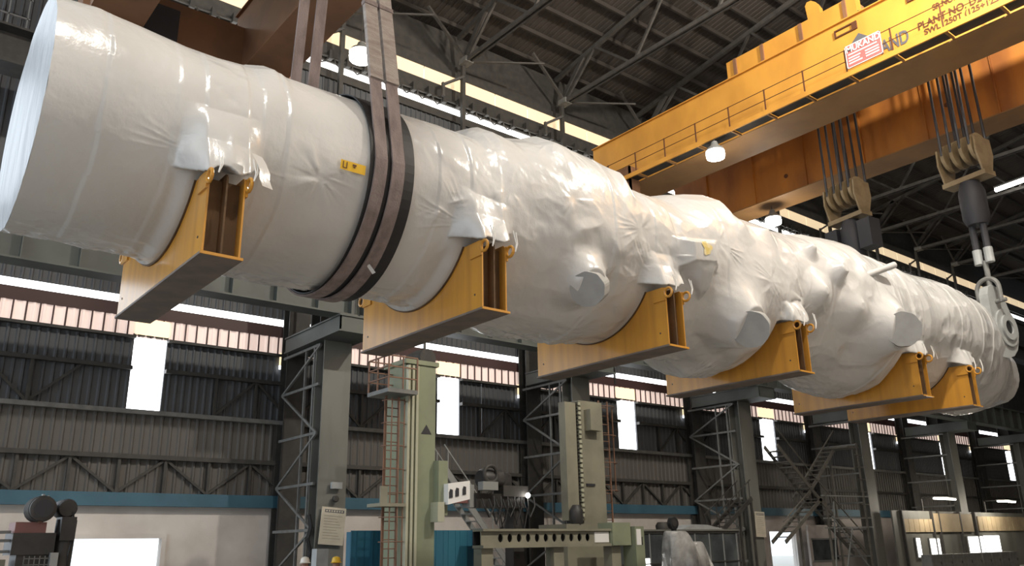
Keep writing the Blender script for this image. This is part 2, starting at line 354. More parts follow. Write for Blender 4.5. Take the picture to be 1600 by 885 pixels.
pur = share('purlin', MB().box(-19, ROOMX1, -.06, .06, -.26, -.02), 'purlin')
y = 31.2
while y > -6: link('purlin', pur, roof, (0, y, roofz(y))); y -= 1.75
# light ribs at the eaves: pale translucent roof-light strip
rl = share('roof_light', MB().add([(.2, 30.7, roofz(30.7)-.02), (6.7, 30.7, roofz(30.7)-.02), (6.7, 31.0, roofz(31.0)-.02), (.2, 31.0, roofz(31.0)-.02)], [(0, 1, 2, 3)]), 'strip_p')

# ---- trusses: bottom chord, top chord and lattice members
def make_truss():
    t = empty('roof_truss', (TX[0], 0, 0))
    bz = 26.1
    def topz(y): return roofz(y)-.45
    ysn = [31, 25.6, 20.2, 14.8, 9.4, 4.0, -1.4, -5.0]
    MB().bar((-.12, 31, bz), (-.12, -5, bz), .1, .22).bar((.12, 31, bz), (.12, -5, bz), .1, .22).build('bottom_chord', 'truss', t)
    MB().bar((0, 31.2, bz+.1), (0, 29.2, topz(29.2)), .2, .26).bar((0, 31.6, topz(31.6)), (0, 13, topz(13)), .2, .26).bar((0, 13, topz(13)), (0, -5, topz(-5)), .2, .26).build('top_chord', 'truss', t)
    MB().box(-.25, .25, 30.6, 31.2, bz-.14, bz+.16).build('gusset', 'steel_l', t)
    for a, b in zip(ysn[:-1], ysn[1:]):
        MB().bar((0, a-.1, bz), (0, (a+b)/2, topz((a+b)/2)), .13).build('web_member', 'truss', t)
        MB().bar((0, (a+b)/2, topz((a+b)/2)), (0, b+.1, bz), .13).build('web_member', 'truss', t)
    MB().bar((0, 30.9, bz+.05), (-2.6, 30.6, roofz(30.6)-.3), .14).build('knee_brace', 'truss', t)
    MB().bar((0, 30.9, bz), (3.4, 28.6, bz+.02), .08).build('tie_rod', 'truss', t)
    return t
tr0 = make_truss()
for i, x in enumerate(TX):
    t = tr0 if i == 0 else copy_tree(tr0)
    t.location.x = x; tag(t, 'steel lattice roof truss, %s from the lifting slings onward' % ORD[i], 'truss', 'roof trusses')
# ---- laced wall columns with brackets
CX = [13.75+12.5*k for k in range(6)]
def make_column():
    c = empty('steel_column', (CX[0], 0, 0))
    # inner leg: I section, flange facing the hall
    MB().box(0, 1.12, 27.95, 28.0, 0, 9.4).build('leg_flange', 'steel', c)
    MB().box(.5, .6, 28.0, 28.6, 0, 9.4).build('leg_web', 'steel', c)
    MB().box(0, 1.12, 28.6, 28.65, 0, 9.4).build('leg_flange', 'steel', c)
    MB().box(0, .9, 31.2, 31.26, 0, 20.5).box(.4, .5, 31.26, 31.75, 0, 20.5).box(0, .9, 31.75, 31.8, 0, 20.5).build('outer_leg', 'dark', c)
    zs = [1.0, 2.6, 4.2, 6.0, 7.8, 9.3]
    for i, z in enumerate(zs): MB().bar((.02, 28.3, z), (.02, 31.5, z), .09, .1).build('batten', 'steel_l', c)
    for i in range(len(zs)-1):
        a, b = (28.3, 31.5) if i % 2 else (31.5, 28.3)
        MB().bar((.02, a, zs[i]), (.02, b, zs[i+1]), .08).build('lacing_bar', 'steel_l', c)
    MB().box(.0, .08, 28.75, 28.85, 0, 9.3).build('inner_strut', 'steel_l', c)
    MB().box(.0, .08, 29.5, 29.58, 0, 9.3).build('inner_strut', 'steel_l', c)
    # bracket head
    b = MB().box(-.25, 1.3, 26.35, 31.0, 9.4, 9.46).box(-.25, 1.3, 26.35, 31.0, 9.98, 10.04).box(-.2, -.15, 26.4, 31.0, 9.46, 9.98).box(1.2, 1.25, 26.4, 31.0, 9.46, 9.98).box(-.2, 1.25, 26.4, 26.45, 9.46, 9.98).build('bracket', 'girder', c)
    # upper leg that carries the high runway
    MB().box(.1, 1.0, 28.6, 28.66, 10.04, 17.2).box(.5, .6, 28.66, 29.4, 10.04, 17.2).box(.1, 1.0, 29.4, 29.46, 10.04, 17.2).build('upper_leg', 'dark', c)
    return c
COLL = ['with the larger tilted notice, beside the green machine column', 'behind the cream machine column', 'with the smaller notice board, behind the glazed booth',
        'behind the steel stair tower', 'rising behind the tan board of the partition offices', 'at the far end of the row, behind the tan panels']
c0 = make_column()
for i, x in enumerate(CX):
    c = c0 if i == 0 else copy_tree(c0)
    if i >= 3:
        for ch in [h_ for h_ in c.children if h_.name.startswith(('lacing_bar', 'inner_strut'))]: bpy.data.objects.remove(ch)
    c.location.x = x; tag(c, ('laced ' if i < 3 else '')+'grey steel column ' + COLL[i], 'column', 'laced columns along the wall')
for x in CX:
    MB().box(x-.06, x+.22, -.2, -.15, 9.1, 9.62).build('slit_pane', 'win_y', wall); MB().box(x-.06, x+.32, -.2, -.15, 8.95, 9.1).build('slit_pane', 'win', wall)
# low runway girder on the brackets (dark green grey), in bay lengths
rg = empty('runway_girder', (0, 0, 0), 'long grey-green runway girder on brackets below the wrapped vessel', 'girder')
seg = share('girder_segment', MB().box(.03, 12.47, 26.75, 26.79, 10.1, 11.5).box(.03, 12.47, 26.4, 27.15, 10.04, 10.1).box(.03, 12.47, 26.4, 27.15, 11.5, 11.56).box(.2, .26, 26.45, 27.1, 10.1, 11.5).box(12.2, 12.26, 26.45, 27.1, 10.1, 11.5), 'girder')
stf = share('stiffener', MB().box(-.015, .015, 26.5, 26.75, 10.1, 11.5), 'girder')
for i in range(-2, 7):
    x = 14.3+12.5*i; s_ = link('girder_segment', seg, rg, (x, 0, 0))
    for k in range(1, 8): link('stiffener', stf, s_, (k*1.56, 0, 0))
# high runway girder carrying the bridge cranes
hr = empty('high_runway_girder', (0, 0, 0), 'dark high runway girder carrying the orange bridge cranes', 'girder')
for i in range(-2, 8):
    x = 14.3+12.5*i
    MB().box(x, x+12.46, 28.5, 29.5, 17.2, 17.28).box(x, x+12.46, 28.5, 29.5, 18.5, 18.58).box(x, x+12.46, 28.97, 29.03, 17.28, 18.5).build('girder_segment', 'dark', hr)
MB().box(-20, 110, 28.93, 29.07, 18.58, 18.72).build('crane_rail', 'dark', hr)

# ================================================================== WRAPPED VESSEL
YC, ZC = 14.4, 8.75
CRX = [3.86, 9.15, 14.45, 19.62, 26.36, 29.9]
CT = .60
TOPT = [(1.5,2.0),(2.19,2.05),(2.41,2.02),(2.82,1.99),(3.64,1.91),(4.27,1.9),(4.73,1.93),(5.13,2.04),(5.4,1.97),(5.92,1.97),(6.87,1.98),(7.21,2.0),(8.5,2.04),(8.98,2.06),(9.58,2.03),(9.84,2.21),(10.05,2.31),(10.71,2.25),(11.3,2.39),(11.68,2.57),(12.2,2.53),(12.83,2.5),(13.64,2.42),(13.85,2.34),(14.08,2.14),(14.86,2.12),(15.94,2.15),(16.43,2.35),(17.68,2.64),(18.04,2.44),(18.69,2.27),(19.35,2.37),(19.54,2.31),(20.3,2.33),(22.01,2.44),(22.58,2.57),(24.25,2.74),(24.98,2.59),(25.73,2.64),(26.83,2.59),(29.09,2.56),(30.9,2.67),(32.65,2.52),(34.0,2.5),(34.4,2.2),(35.2,1.5),(37.5,1.2)]
BOTT = [(1.5,1.92),(2.5,1.9),(2.81,1.95),(3.11,1.93),(5.25,1.97),(5.63,1.98),(6.41,1.97),(7.2,1.9),(8.69,1.9),(9.9,1.95),(10.93,2.15),(11.5,2.27),(13.05,2.15),(14.31,1.98),(15.5,1.98),(16.2,2.1),(17.2,2.1),(17.89,2.46),(19.0,2.38),(19.71,2.1),(20.88,2.0),(23.37,2.0),(24.29,2.28),(25.5,2.36),(27.81,2.1),(32,2.0),(34.0,2.1),(34.4,2.0),(35.2,1.6),(37.5,1.3)]
nX = 1150
Xs = np.linspace(1.55, 37.2, nX)
Th = np.radians(np.concatenate([np.linspace(-124, 72, 320), np.linspace(72, 236, 62)[1:-1]]))
nT = len(Th)
XX, TT = np.meshgrid(Xs, Th, indexing='ij')
TD = np.degrees(TT); TD = np.where(TD > 180, TD-360, TD)
def vnoise(u, v, seed):
    g = np.random.default_rng(seed).random((256, 256))
    iu = np.floor(u).astype(int); iv = np.floor(v).astype(int); fu = u-iu; fv = v-iv
    fu = fu*fu*(3-2*fu); fv = fv*fv*(3-2*fv)
    a = g[iu % 256, iv % 256]; b = g[(iu+1) % 256, iv % 256]; c = g[iu % 256, (iv+1) % 256]; d = g[(iu+1) % 256, (iv+1) % 256]
    return (a*(1-fu)+b*fu)*(1-fv)+(c*(1-fu)+d*fu)*fv-.5
def fbm(u, v, seed, o=3): return sum(vnoise(u*2**k, v*2**k, seed+k)/2**k for k in range(o))
def ridged(u, v, seed): return 1-2*np.abs(fbm(u, v, seed, 2))*2
def sstep(a, b, x):
    t = np.clip((x-a)/(b-a), 0, 1); return t*t*(3-2*t)
tt = np.array(TOPT); bt = np.array(BOTT)
rT = np.interp(Xs, tt[:, 0], tt[:, 1]); rB = np.interp(Xs, bt[:, 0], bt[:, 1])
def blur(a, m):
    k = np.ones(2*m+1)/(2*m+1); return np.convolve(np.pad(a, m, mode='edge'), k, mode='valid')
rTs = blur(blur(rT, 40), 40); rTh = (rT-rTs)*1.15
rB = blur(rB, 1); rBs = blur(blur(rB, 30), 30); rBh = rB-rBs
rear = np.abs(TD) > 130
wT = sstep(-55, 45, TD)*(1-sstep(75, 150, TD))
base = rBs[:, None]*(1-wT)+rTs[:, None]*wT
rr = base + rTh[:, None]*np.exp(-((TD-57)/26)**2) + rBh[:, None]*np.exp(-((TD+106)/26)**2)
ARC = TT*2.15
RG = sstep(7.5, 11, XX)*(1-.75*np.exp(-((TD-58)/20)**2))       # rougher, looser wrap from the second cradle on
# loose film: broad sags, then folds
rr += (.012+.03*RG)*fbm(XX*.8, ARC*.7, 11)+.05*RG*(ridged(XX*.42+ARC*.2, ARC*.45-XX*.12, 17)-.5)
rr += (.006+.022*RG)*ridged(XX*1.1+ARC*.5, ARC*1.4-XX*.25, 31)*(.5+fbm(XX*.6, ARC*.6, 41, 1))
rr += (.001+.003*RG)*ridged(XX*3.6+ARC*1.5, ARC*3.3, 51)
rr += .030*np.exp(-((TD+101)/9)**2)*ridged(XX*3.0, ARC*5, 61)       # crumpled seam under the belly
rr += .012*np.exp(-((TD+85)/14)**2)*ridged(XX*2.2+ARC, ARC*4, 67)
# overlap seams running round the vessel
for xs_, hgt, wd in ((2.3, .018, .35), (3.36, .012, .3), (4.78, .016, .35), (5.22, .03, .25), (8.35, .02, .3), (12.9, .03, .3), (17.0, .02, .4), (22.0, .02, .4), (25.4, .03, .3), (31.5, .03, .4), (32.6, .03, .3)):
    dx = XX-xs_-.05*fbm(ARC*.8, XX*0+3, 71); rr += hgt*np.where(dx > 0, np.exp(-dx/wd), 0)*sstep(-.03, .03, dx)
def dist(x0, t0, kx=1.0, kt=1.0): return np.hypot((XX-x0)/kx, (TD-t0)*math.pi/180*2.2/kt)
def star(x0, t0, rad, amp, n, ph=0., seed=0):
    global rr
    u = XX-x0; v = (TD-t0)*math.pi/180*2.2; d = np.hypot(u, v); an = np.arctan2(v, u)
    k = n/(2*math.pi)
    g = vnoise(np.cos(an)*k*1.1+ph*7+50+.15*u, np.sin(an)*k*1.1+50+.15*v, 200+seed)+.35*vnoise(np.cos(an)*k*2.6+20, np.sin(an)*k*2.6+20+ph*5, 210+seed)
    fold = np.maximum(0, g+.02)**1.2*2.2
    rr += .62*amp*np.exp(-(d/rad)**1.6)*sstep(.08*rad, .4*rad, d)*fold
for i_, a_ in enumerate([(5.9, -18, .60, .07, 13), (13.8, 3, .8, .04, 13), (11.6, 8, .6, .06, 11), (16.7, 12, .7, .09, 11), (18.7, -6, .8, .05, 13), (8.5, -14, .8, .08, 13), (20.6, -12, 1.0, .10, 13),
                         (26.0, 2, .9, .07, 11), (22.3, 14, .8, .06, 9), (3.3, -24, .7, .05, 11), (29, -5, 1.0, .07, 11), (13.2, -20, .8, .10, 12), (10.0, 5, .7, .06, 10), (32.2, -20, 1.0, .1, 12), (24.0, -4, .9, .08, 10)]):
    star(*a_, ph=i_*.37, seed=i_)
def tent(x0, t0, peak, rad, plate=.0, p=1.6, kx=1., kt=1.):
    global rr
    d = dist(x0, t0, kx, kt); h = np.clip((rad-d)/(rad-plate), 0, 1)**p
    rr = rr+np.maximum(0, peak-rr)*h
tent(12.25, -35.5, 2.60, .95, .36, 2.4)              # nozzle 1
tent(17.62, -36.2, 2.86, 1.25, .46, 2.4)           # nozzle 2
tent(24.6, -15.6, 2.9, 1.5, .50, 2.3)            # nozzle 3
dbx = np.maximum(np.abs(XX-15.82)/.42, np.abs(TD+1.5-3.5*(XX-15.8))/5.5)      # boxy fitting under the film
rr = rr+np.maximum(0, 2.52-rr)*np.clip((2.1-dbx)/1.1, 0, 1)**1.5
vtri = np.clip((-6-TD)/24, 0, 1); wtri = .45*(1-vtri)+.04                        # film drawn to a point below it
rr = rr+np.maximum(0, 2.5-.15*vtri-rr)*np.clip(1.6-np.abs(XX-15.85-.35*vtri)/wtri, 0, 1)*(TD < -6)*(1-vtri**3)
tent(19.2, 40, 2.62, .9, .05, 1.7, .8, 1.1)        # pointed tent
tent(17.9, 30, 2.55, .6, .05, 1.5)
tent(11.75, 52, 2.6, .7, .03, 1.5, .7, 1.4)
tent(13.6, 40, 2.5, .6, .05, 1.5, .6, 1.6)
tent(22.2, 17, 2.72, .45, .14, 1.6); tent(21.3, 32, 2.62, .4, .08, 1.6); tent(23.75, 22, 2.62, .6, .1, 1.6)
tent(23.0, -6, 2.55, .9, .1, 1.3); tent(21.2, -2, 2.5, .8, .1, 1.3)
tent(17.9, -95, 2.5, .7, .05, 1.4)
def fan(x0, t0, a0_, a1_, n, amp, r1, r2, seed):
    # crisp tension folds running out of one pinned corner
    global rr
    u = XX-x0; v = (TD-t0)*math.pi/180*2.2; d = np.hypot(u, v); an = np.degrees(np.arctan2(v, u)) % 360
    t = (an-a0_)/(a1_-a0_); win = sstep(0, .15, t)*(1-sstep(.85, 1, t))
    ph = t*n+1.6*vnoise(t*n*.7+20, t*0+seed, seed)+.3*fbm(u*1.3+9, v*1.3+9, seed, 2); win = win*sstep(-.28, .12, vnoise(t*n*.55+40, t*0+7, seed+1))
    sharp = (1-np.abs(np.sin(math.pi*ph)))**2.2
    rr += amp*win*sharp*sstep(.05, .3, d)*(1-sstep(r1, r2, d))*(.6+.8*fbm(u+30, v+30, seed+3, 1))
for i, cx in enumerate(CRX[:6]):
    fan(cx-.1, -22, 95, 215, 9+i % 3, .030 if i else .012, .5, 1.25, 300+i*5); fan(cx+CT+.1, -20, -60 % 360, 60 % 360+360, 7, .022 if i else .01, .4, .9, 330+i*5)
fan(5.85, -16, 180, 380, 13, .030, .35, .85, 360); fan(13.9, 4, 150, 330, 11, .028, .5, 1.1, 365); fan(16.9, 10, -50 % 360, 400, 6, .04, .4, .9, 370); fan(18.9, -6, 100, 330, 13, .028, .5, 1.2, 375); fan(20.9, -9, 200, 430, 11, .04, .5, 1.6, 380); fan(23.9, -8, 90, 260, 9, .04, .4, 1.2, 385)
fan(11.7, 54, 200, 340, 9, .05, .4, 1.2, 390); fan(17.9, -92, 30, 150, 7, .09, .3, .9, 395)
# saddles: the film is pressed to the shell where a cradle holds it, and a flap tents over the cradle's horn
HORN_T = -26.5
for i, cx in enumerate(CRX):
    mid = cx+CT/2
    inX = 1-sstep(CT/2+.06, CT/2+.34, np.abs(XX-mid))
    inT = sstep(-172, -160, TD)*(1-sstep(-24, -17, TD))
    rr = rr*(1-inX*inT)+2.032*inX*inT
    # strap-like overlay running down to the flap
    rr += .035*(1-sstep(CT/2+.04, CT/2+.08, np.abs(XX-mid-.02)))*sstep(HORN_T, HORN_T+3, TD)*(1-sstep(45, 62, TD))*(.6+.8*fbm(XX*2.5, ARC*2.5, 91+i))
    edge = HORN_T+2.5*fbm(XX*2.2, XX*0+i, 95+i, 2)+5*np.clip(XX-mid-.15, 0, 1)/.5-9*np.clip(mid-XX-.22, 0, .5)
    cov = sstep(edge-.5, edge+.3, TD)
    u_ = np.abs(XX-mid)
    fx = np.clip(1-(u_-CT/2-.04)/.36, 0, 1)**1.3
    pk = np.interp(TD, [-40, -27, -15, 6], [2.72, 2.66, 2.27, 1.9])+.025*np.sin(XX*11+i*2)*sstep(-14, -24, TD)+.035*ridged(XX*2.2, ARC*1.0, 101+i)*sstep(-6, -20, TD)
    rr = rr+np.maximum(0, pk-rr)*cov*fx
ds_ = np.abs(TD-57)                             # keep the skyline of the film as taut as it hangs
capT = (rT[:, None]-.01)/np.cos(np.radians(np.minimum(ds_, 62))); capB = rB[:, None]/np.cos(np.radians(np.minimum(np.abs(TD+106), 55)))
rr = np.where(ds_ < 61, np.minimum(rr, capT), rr); rr = np.where(np.abs(TD+106) < 54, np.minimum(rr, capB), rr)
rr = np.maximum(rr, np.where(XX < 33, 1.86, .8))
cr_ = np.exp(-((TD+98)/10)**2)                 # crumpled shiny seam along the belly
rr += cr_*(.045*ridged(XX*1.6+ARC*.6, ARC*3.2, 401)*sstep(-.3, .2, fbm(XX*.5, ARC*0+5, 405, 2))+.022*ridged(XX*4.2, ARC*6, 411))
for cx in CRX:
    inX = (np.abs(XX-cx-CT/2) < CT/2+.08) & (TD > -160) & (TD < -31)
    rr = np.where(inX, 2.032, rr)
tail = sstep(33.4, 35.2, XX)
zoff = -.35*tail
rr = np.maximum(rr, .8)
co = np.stack([XX+.012*fbm(XX*2, ARC*3, 111), YC-rr*np.cos(TT), ZC+rr*np.sin(TT)+zoff], -1).reshape(-1, 3)
idx = np.arange(nX*nT).reshape(nX, nT)
q = np.stack([idx[:-1, :], np.roll(idx, -1, 1)[:-1, :], np.roll(idx, -1, 1)[1:, :], idx[1:, :]], -1).reshape(-1, 4)
vessel = empty('wrapped_vessel', (0, 0, 0), 'huge white film-wrapped cylindrical vessel hanging from cranes in yellow cradles', 'vessel')
me = bpy.data.meshes.new('film_wrap'); me.from_pydata(co.tolist(), [], q.tolist()); me.update(); me.materials.append(M_['wrap'])
for p in me.polygons: p.use_smooth = True
link('film_wrap', me, vessel)
# end cover (faces the camera end) with draped folds, and far end
rim = rr[0]
mb = MB(); nr = 26; vs = []
for k in range(nr+1):
    f = k/nr
    for j in range(nT):
        r_ = rim[j]*f; y_ = -r_*math.cos(Th[j]); z_ = r_*math.sin(Th[j])
        bulge = -.05*(1-f**6)+.02*math.sin(y_*7+2*math.sin(z_*1.3))*(1-f**4)*f
        vs.append((1.55+bulge, YC+y_, ZC+z_))
fs = [(k*nT+j, k*nT+(j+1) % nT, (k+1)*nT+(j+1) % nT, (k+1)*nT+j) for k in range(nr) for j in range(nT)]
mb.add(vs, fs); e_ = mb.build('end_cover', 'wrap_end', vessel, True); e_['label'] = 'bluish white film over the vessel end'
MB().add(co.reshape(nX, nT, 3)[-1].tolist(), [tuple(range(nT))]).build('tail_cover', 'wrap', vessel)
def surf(x, td, r): return Vector((x, YC-r*math.cos(R(td)), ZC+r*math.sin(R(td))))
def disc(x, td, r, rad, tilt=.25, name='nozzle_cover', mt='cover', depth=.13, ruff=.0):
    c = surf(x, td, r); n = Vector((-tilt, -math.cos(R(td)), math.sin(R(td)))).normalized()
    a = n.cross(Vector((0, 0, 1))).normalized(); b = a.cross(n)
    vs = []; N = 40
    for k in range(N):
        t = 2*math.pi*k/N; q_ = rad*(1+ruff*math.sin(t*9)*.5)
        vs += [c+a*q_*math.cos(t)+b*q_*math.sin(t)-n*.55, c+a*q_*math.cos(t)+b*q_*math.sin(t)+n*depth]
    fs = [(2*k, 2*((k+1) % N), 2*((k+1) % N)+1, 2*k+1) for k in range(N)]+[tuple(2*k+1 for k in range(N))]
    o = MB().add(vs, fs).build(name, mt, vessel); return o
disc(12.13, -36.7, 2.64, .38, 1.2, ruff=.04); disc(17.5, -36.0, 2.95, .46, 1.4, ruff=.03); disc(24.43, -16.0, 3.02, .52, 1.5, ruff=.04)
# slim wrapped stub near the top
pa, pb = surf(23.7, 20, 2.5), surf(25.0, 27, 3.02)
MB().tube(pa, pb, .11, 14).build('wrapped_stub', 'wrap', vessel, True)
# rust stain patch on the boxy fitting
def rat(x, td): return float(rr[np.argmin(np.abs(Xs-x)), np.argmin(np.abs(TD[0]-td))])
vs = []; n1, n2 = 9, 20
for k in range(n1+1):
    for j in range(n2):
        t = 2*math.pi*j/n2; q_ = k/n1*(1+.22*math.sin(3*t+1)+.15*math.sin(5*t))
        x_, t_ = 15.84+.17*q_*math.cos(t), .8+4.2*q_*math.sin(t); vs.append(surf(x_, t_, rat(x_, t_)+.012))
st_ = MB().add(vs, [(k*n2+j, k*n2+(j+1) % n2, (k+1)*n2+(j+1) % n2, (k+1)*n2+j) for k in range(n1) for j in range(n2)]).build('rust_stain', 'stain', vessel, True); st_['label'] = 'yellow-brown stain on the film'
# loose film tails and tie cords at each cradle
def ribbon(pts, w, name, mt, parent, ref=(1, 0, 0)):
    mb = MB(); ref = Vector(ref)
    L = [Vector(p)-ref*w/2 for p in pts]; Q = [Vector(p)+ref*w/2 for p in pts]; n = len(pts)
    return mb.add(L+Q, [(i, i+1, n+i+1, n+i) for i in range(n-1)]).build(name, mt, parent, True)
for i, cx in enumerate(CRX[:6]):
    for s_ in (.06, CT+.02):
        p = surf(cx+s_, -22, 2.72); q_ = p+Vector((0, -.02, -.28-.06*(i % 2)))
        MB().sweep([p+Vector((-.03, 0, .1)), (p+q_)/2+Vector((.02, -.02, 0)), q_], .012, 5).sweep([p+Vector((.04, 0, .08)), (p+q_)/2+Vector((.05, -.02, 0)), q_], .012, 5).build('tie_cord', 'white', vessel)
for cx, dz in ((CRX[0]+CT+.12, -.42), (CRX[4]+CT+.1, -.4), (CRX[3]-.1, -.3)):
    p = surf(cx, -21, 2.62)
    ribbon([p+Vector((-.05, 0, .15)), p+Vector((0, -.08, 0)), p+Vector((.07, -.09, -.15)), p+Vector((.05, -.14, dz*.7)), p+Vector((.12, -.12, dz))], .2, 'film_tail', 'wrap', vessel, (1, .3, 0))
# caution label on the film
lb = MB(); n = 5
A = [surf(6.22+.5*k/n, -5.6, 2.035) for k in range(n+1)]; B = [surf(6.22+.5*k/n, -10.6, 2.035) for k in range(n+1)]
l_ = lb.add(A+B, [(k, k+1, n+k+2, n+k+1) for k in range(n)]).build('caution_label', 'hat_y', vessel); l_['label'] = 'small amber handling label'
def lab(x0, x1, t0, t1): MB().add([surf(x0, t0, 2.043), surf(x1, t0, 2.043), surf(x1, t1, 2.043), surf(x0, t1, 2.043)], [(0, 1, 2, 3)]).build('label_mark', 'inkb', l_)
lab(6.26, 6.28, -6.3, -9.8); lab(6.33, 6.35, -6.3, -9.8); lab(6.26, 6.35, -9.3, -9.8); lab(6.45, 6.53, -6.6, -7.6); lab(6.47, 6.51, -7.9, -8.6)

# ---- lifting lug and shackle at the tail
LX, LY = 34.2, 12.35
lug = empty('lifting_lug', (LX, LY, 8.4), 'grey steel lifting lug plate with ringed eye at the vessel tail', 'lifting lug')
lug.rotation_euler = (0, 0, R(-6))
prof = [(-.65, .1), (-.65, 2.45), (-.5, 2.75), (-.2, 2.88), (.2, 2.8), (.55, 2.35), (.85, 1.75), (1.05, 1.2), (1.0, .75), (.8, .4), (.45, .12), (0, 0), (-.4, 0)]
MB().prism(prof, 'y', -.08, .26).build('plate', 'lug', lug)
def annulus(mb, cx, cz, r1, r2, y0, y1, n=32):
    vs = []
    for k in range(n):
        t = 2*math.pi*k/n; cs, sn = math.cos(t), math.sin(t)
        vs += [(cx+r1*cs, y0, cz+r1*sn), (cx+r2*cs, y0, cz+r2*sn), (cx+r2*cs, y1, cz+r2*sn), (cx+r1*cs, y1, cz+r1*sn)]
    fs = []
    for k in range(n):
        a, b = 4*k, 4*((k+1) % n); fs += [(a, b, b+1, a+1), (a+1, b+1, b+2, a+2), (a+2, b+2, b+3, a+3), (a+3, b+3, b, a)]
    return mb.add(vs, fs)
annulus(MB(), .22, 1.2, .30, .74, -.16, -.08).build('cheek_ring', 'lug', lug, True)
annulus(MB(), .22, 1.2, .27, .50, -.24, -.16).build('boss_ring', 'lug', lug, True)
MB().tube((.22, -.17, 1.2), (.22, -.10, 1.2), .28, 24).build('pin_hole', 'rubber', lug)
sh = empty('shackle', (LX+.15, LY, 11.05), 'dark bow shackle joining the lug to the crane hook', 'shackle'); sh.rotation_euler = (0, 0, R(-6))
MB().torus((-.3, .1, .1), .42, .09, 'x', 16, 8, 0, math.pi).sweep([(-.3, .52, .12), (-.3, .52, -.5)], .09, 8).sweep([(-.3, -.32, .12), (-.3, -.32, -.5)], .09, 8).build('bow', 'steel_l', sh, True)
MB().tube((-.3, -.5, -.45), (-.3, .7, -.45), .08, 10).build('pin', 'steel_l', sh, True)

# ---- cradles
def make_cradle(first):
    c = empty('cradle', (0, 0, 0))
    Yh, Hh, cz, Rr = 2.28, 1.40, ZC-6.2, 2.06
    a0 = math.asin((Hh-cz)/Rr)                       # arc angle where the horn's top meets the saddle
    arc = [(-Rr*math.cos(t), cz+Rr*math.sin(t)) for t in np.linspace(a0, -math.pi-a0, 30)]
    prof = [(-Yh, .03)]+[(-Yh, Hh-.06), (-Yh+.06, Hh)]+arc+[(Yh-.06, Hh), (Yh, Hh-.06)]+[(Yh, .03)]
    def plate(x0, x1, name, mt):
        # split as a strip so the concave outline fills cleanly
        top = [p for p in prof[1:-1]]; n = len(top); vs = []
        for x in (x0, x1):
            vs += [(x, y, z) for y, z in top]+[(x, y, .03) for y, z in top]
        k = 2*n; fs = []
        for i in range(n-1):
            fs += [(i, i+1, n+i+1, n+i), (k+i, k+n+i, k+n+i+1, k+i+1), (i, k+i, k+i+1, i+1), (n+i, n+i+1, k+n+i+1, k+n+i)]
        fs += [(0, n, k+n, k), (n-1, k+n-1, k+2*n-1, 2*n-1)]
        return MB().add(vs, fs).build(name, mt, c)
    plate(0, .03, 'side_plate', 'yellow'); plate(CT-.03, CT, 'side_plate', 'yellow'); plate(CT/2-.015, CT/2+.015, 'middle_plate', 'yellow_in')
    MB().box(-.03, CT+.03, -Yh-.03, Yh+.03, -.01, .03).build('base_plate', 'plate_grey', c)
    MB().box(-.032, CT+.032, -Yh-.06, -Yh-.028, -.012, .032).build('base_edge', 'yellow', c)
    vs = []; n = len(arc)
    for rr_ in (Rr-.025, Rr+.0):
        for y, z in arc:
            f = rr_/Rr; vs += [(-.03, y*f, cz+(z-cz)*f), (CT+.03, y*f, cz+(z-cz)*f)]
    fs = []
    for i in range(n-1):
        a = 2*i; b = 2*n+2*i; fs += [(a, a+1, a+3, a+2), (b, b+2, b+3, b+1), (a, a+2, b+2, b), (a+1, b+1, b+3, a+3)]
    fs += [(0, 2*n, 2*n+1, 1), (2*n-2, 2*n-1, 4*n-1, 4*n-2)]
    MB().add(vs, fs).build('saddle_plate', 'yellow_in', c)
    for y in (-2.08, -.9, 0, .9, 2.08):
        zt = cz-math.sqrt(max(0, Rr*Rr-y*y))-.03 if abs(y) < 1.7 else Hh-.08
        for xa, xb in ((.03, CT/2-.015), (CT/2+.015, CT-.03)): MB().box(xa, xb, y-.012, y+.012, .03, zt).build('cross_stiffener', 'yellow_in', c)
    for s_, x in ((-1, -.015), (1, CT+.015)):
        for ys_ in (-1, 1):
            l = MB().torus((x, ys_*(Yh+.10), Hh-.16), .105, .03, 'x', 18, 8).box(x-.02, x+.02, min(ys_*(Yh-.35), ys_*(Yh+.02)), max(ys_*(Yh-.35), ys_*(Yh+.02)), Hh-.33, Hh-.03)
            l.build('lifting_eye', 'yellow', c, False)
    for y in (-2.05, 2.05): MB().tube((-.006, y, .33), (.01, y, .33), .022, 8).build('bolt_hole', 'ink', c)
    return c
cr0 = make_cradle(True)
CRL = ['nearest the open wrapped end, far side lit bluish', 'second from the wrapped end, just after the slings', 'third from the wrapped end, below the stained boxy bulge',
       'fourth from the wrapped end, under the large grey nozzle cover', 'fifth from the wrapped end, below the last grey nozzle cover', 'sixth from the wrapped end, just before the grey lug']
for i, cx in enumerate(CRX):
    c = cr0 if i == 0 else copy_tree(cr0)
    c.location = (cx, YC, 6.2); tag(c, 'yellow steel saddle cradle ' + CRL[i], 'cradle', 'saddle cradles under the vessel')

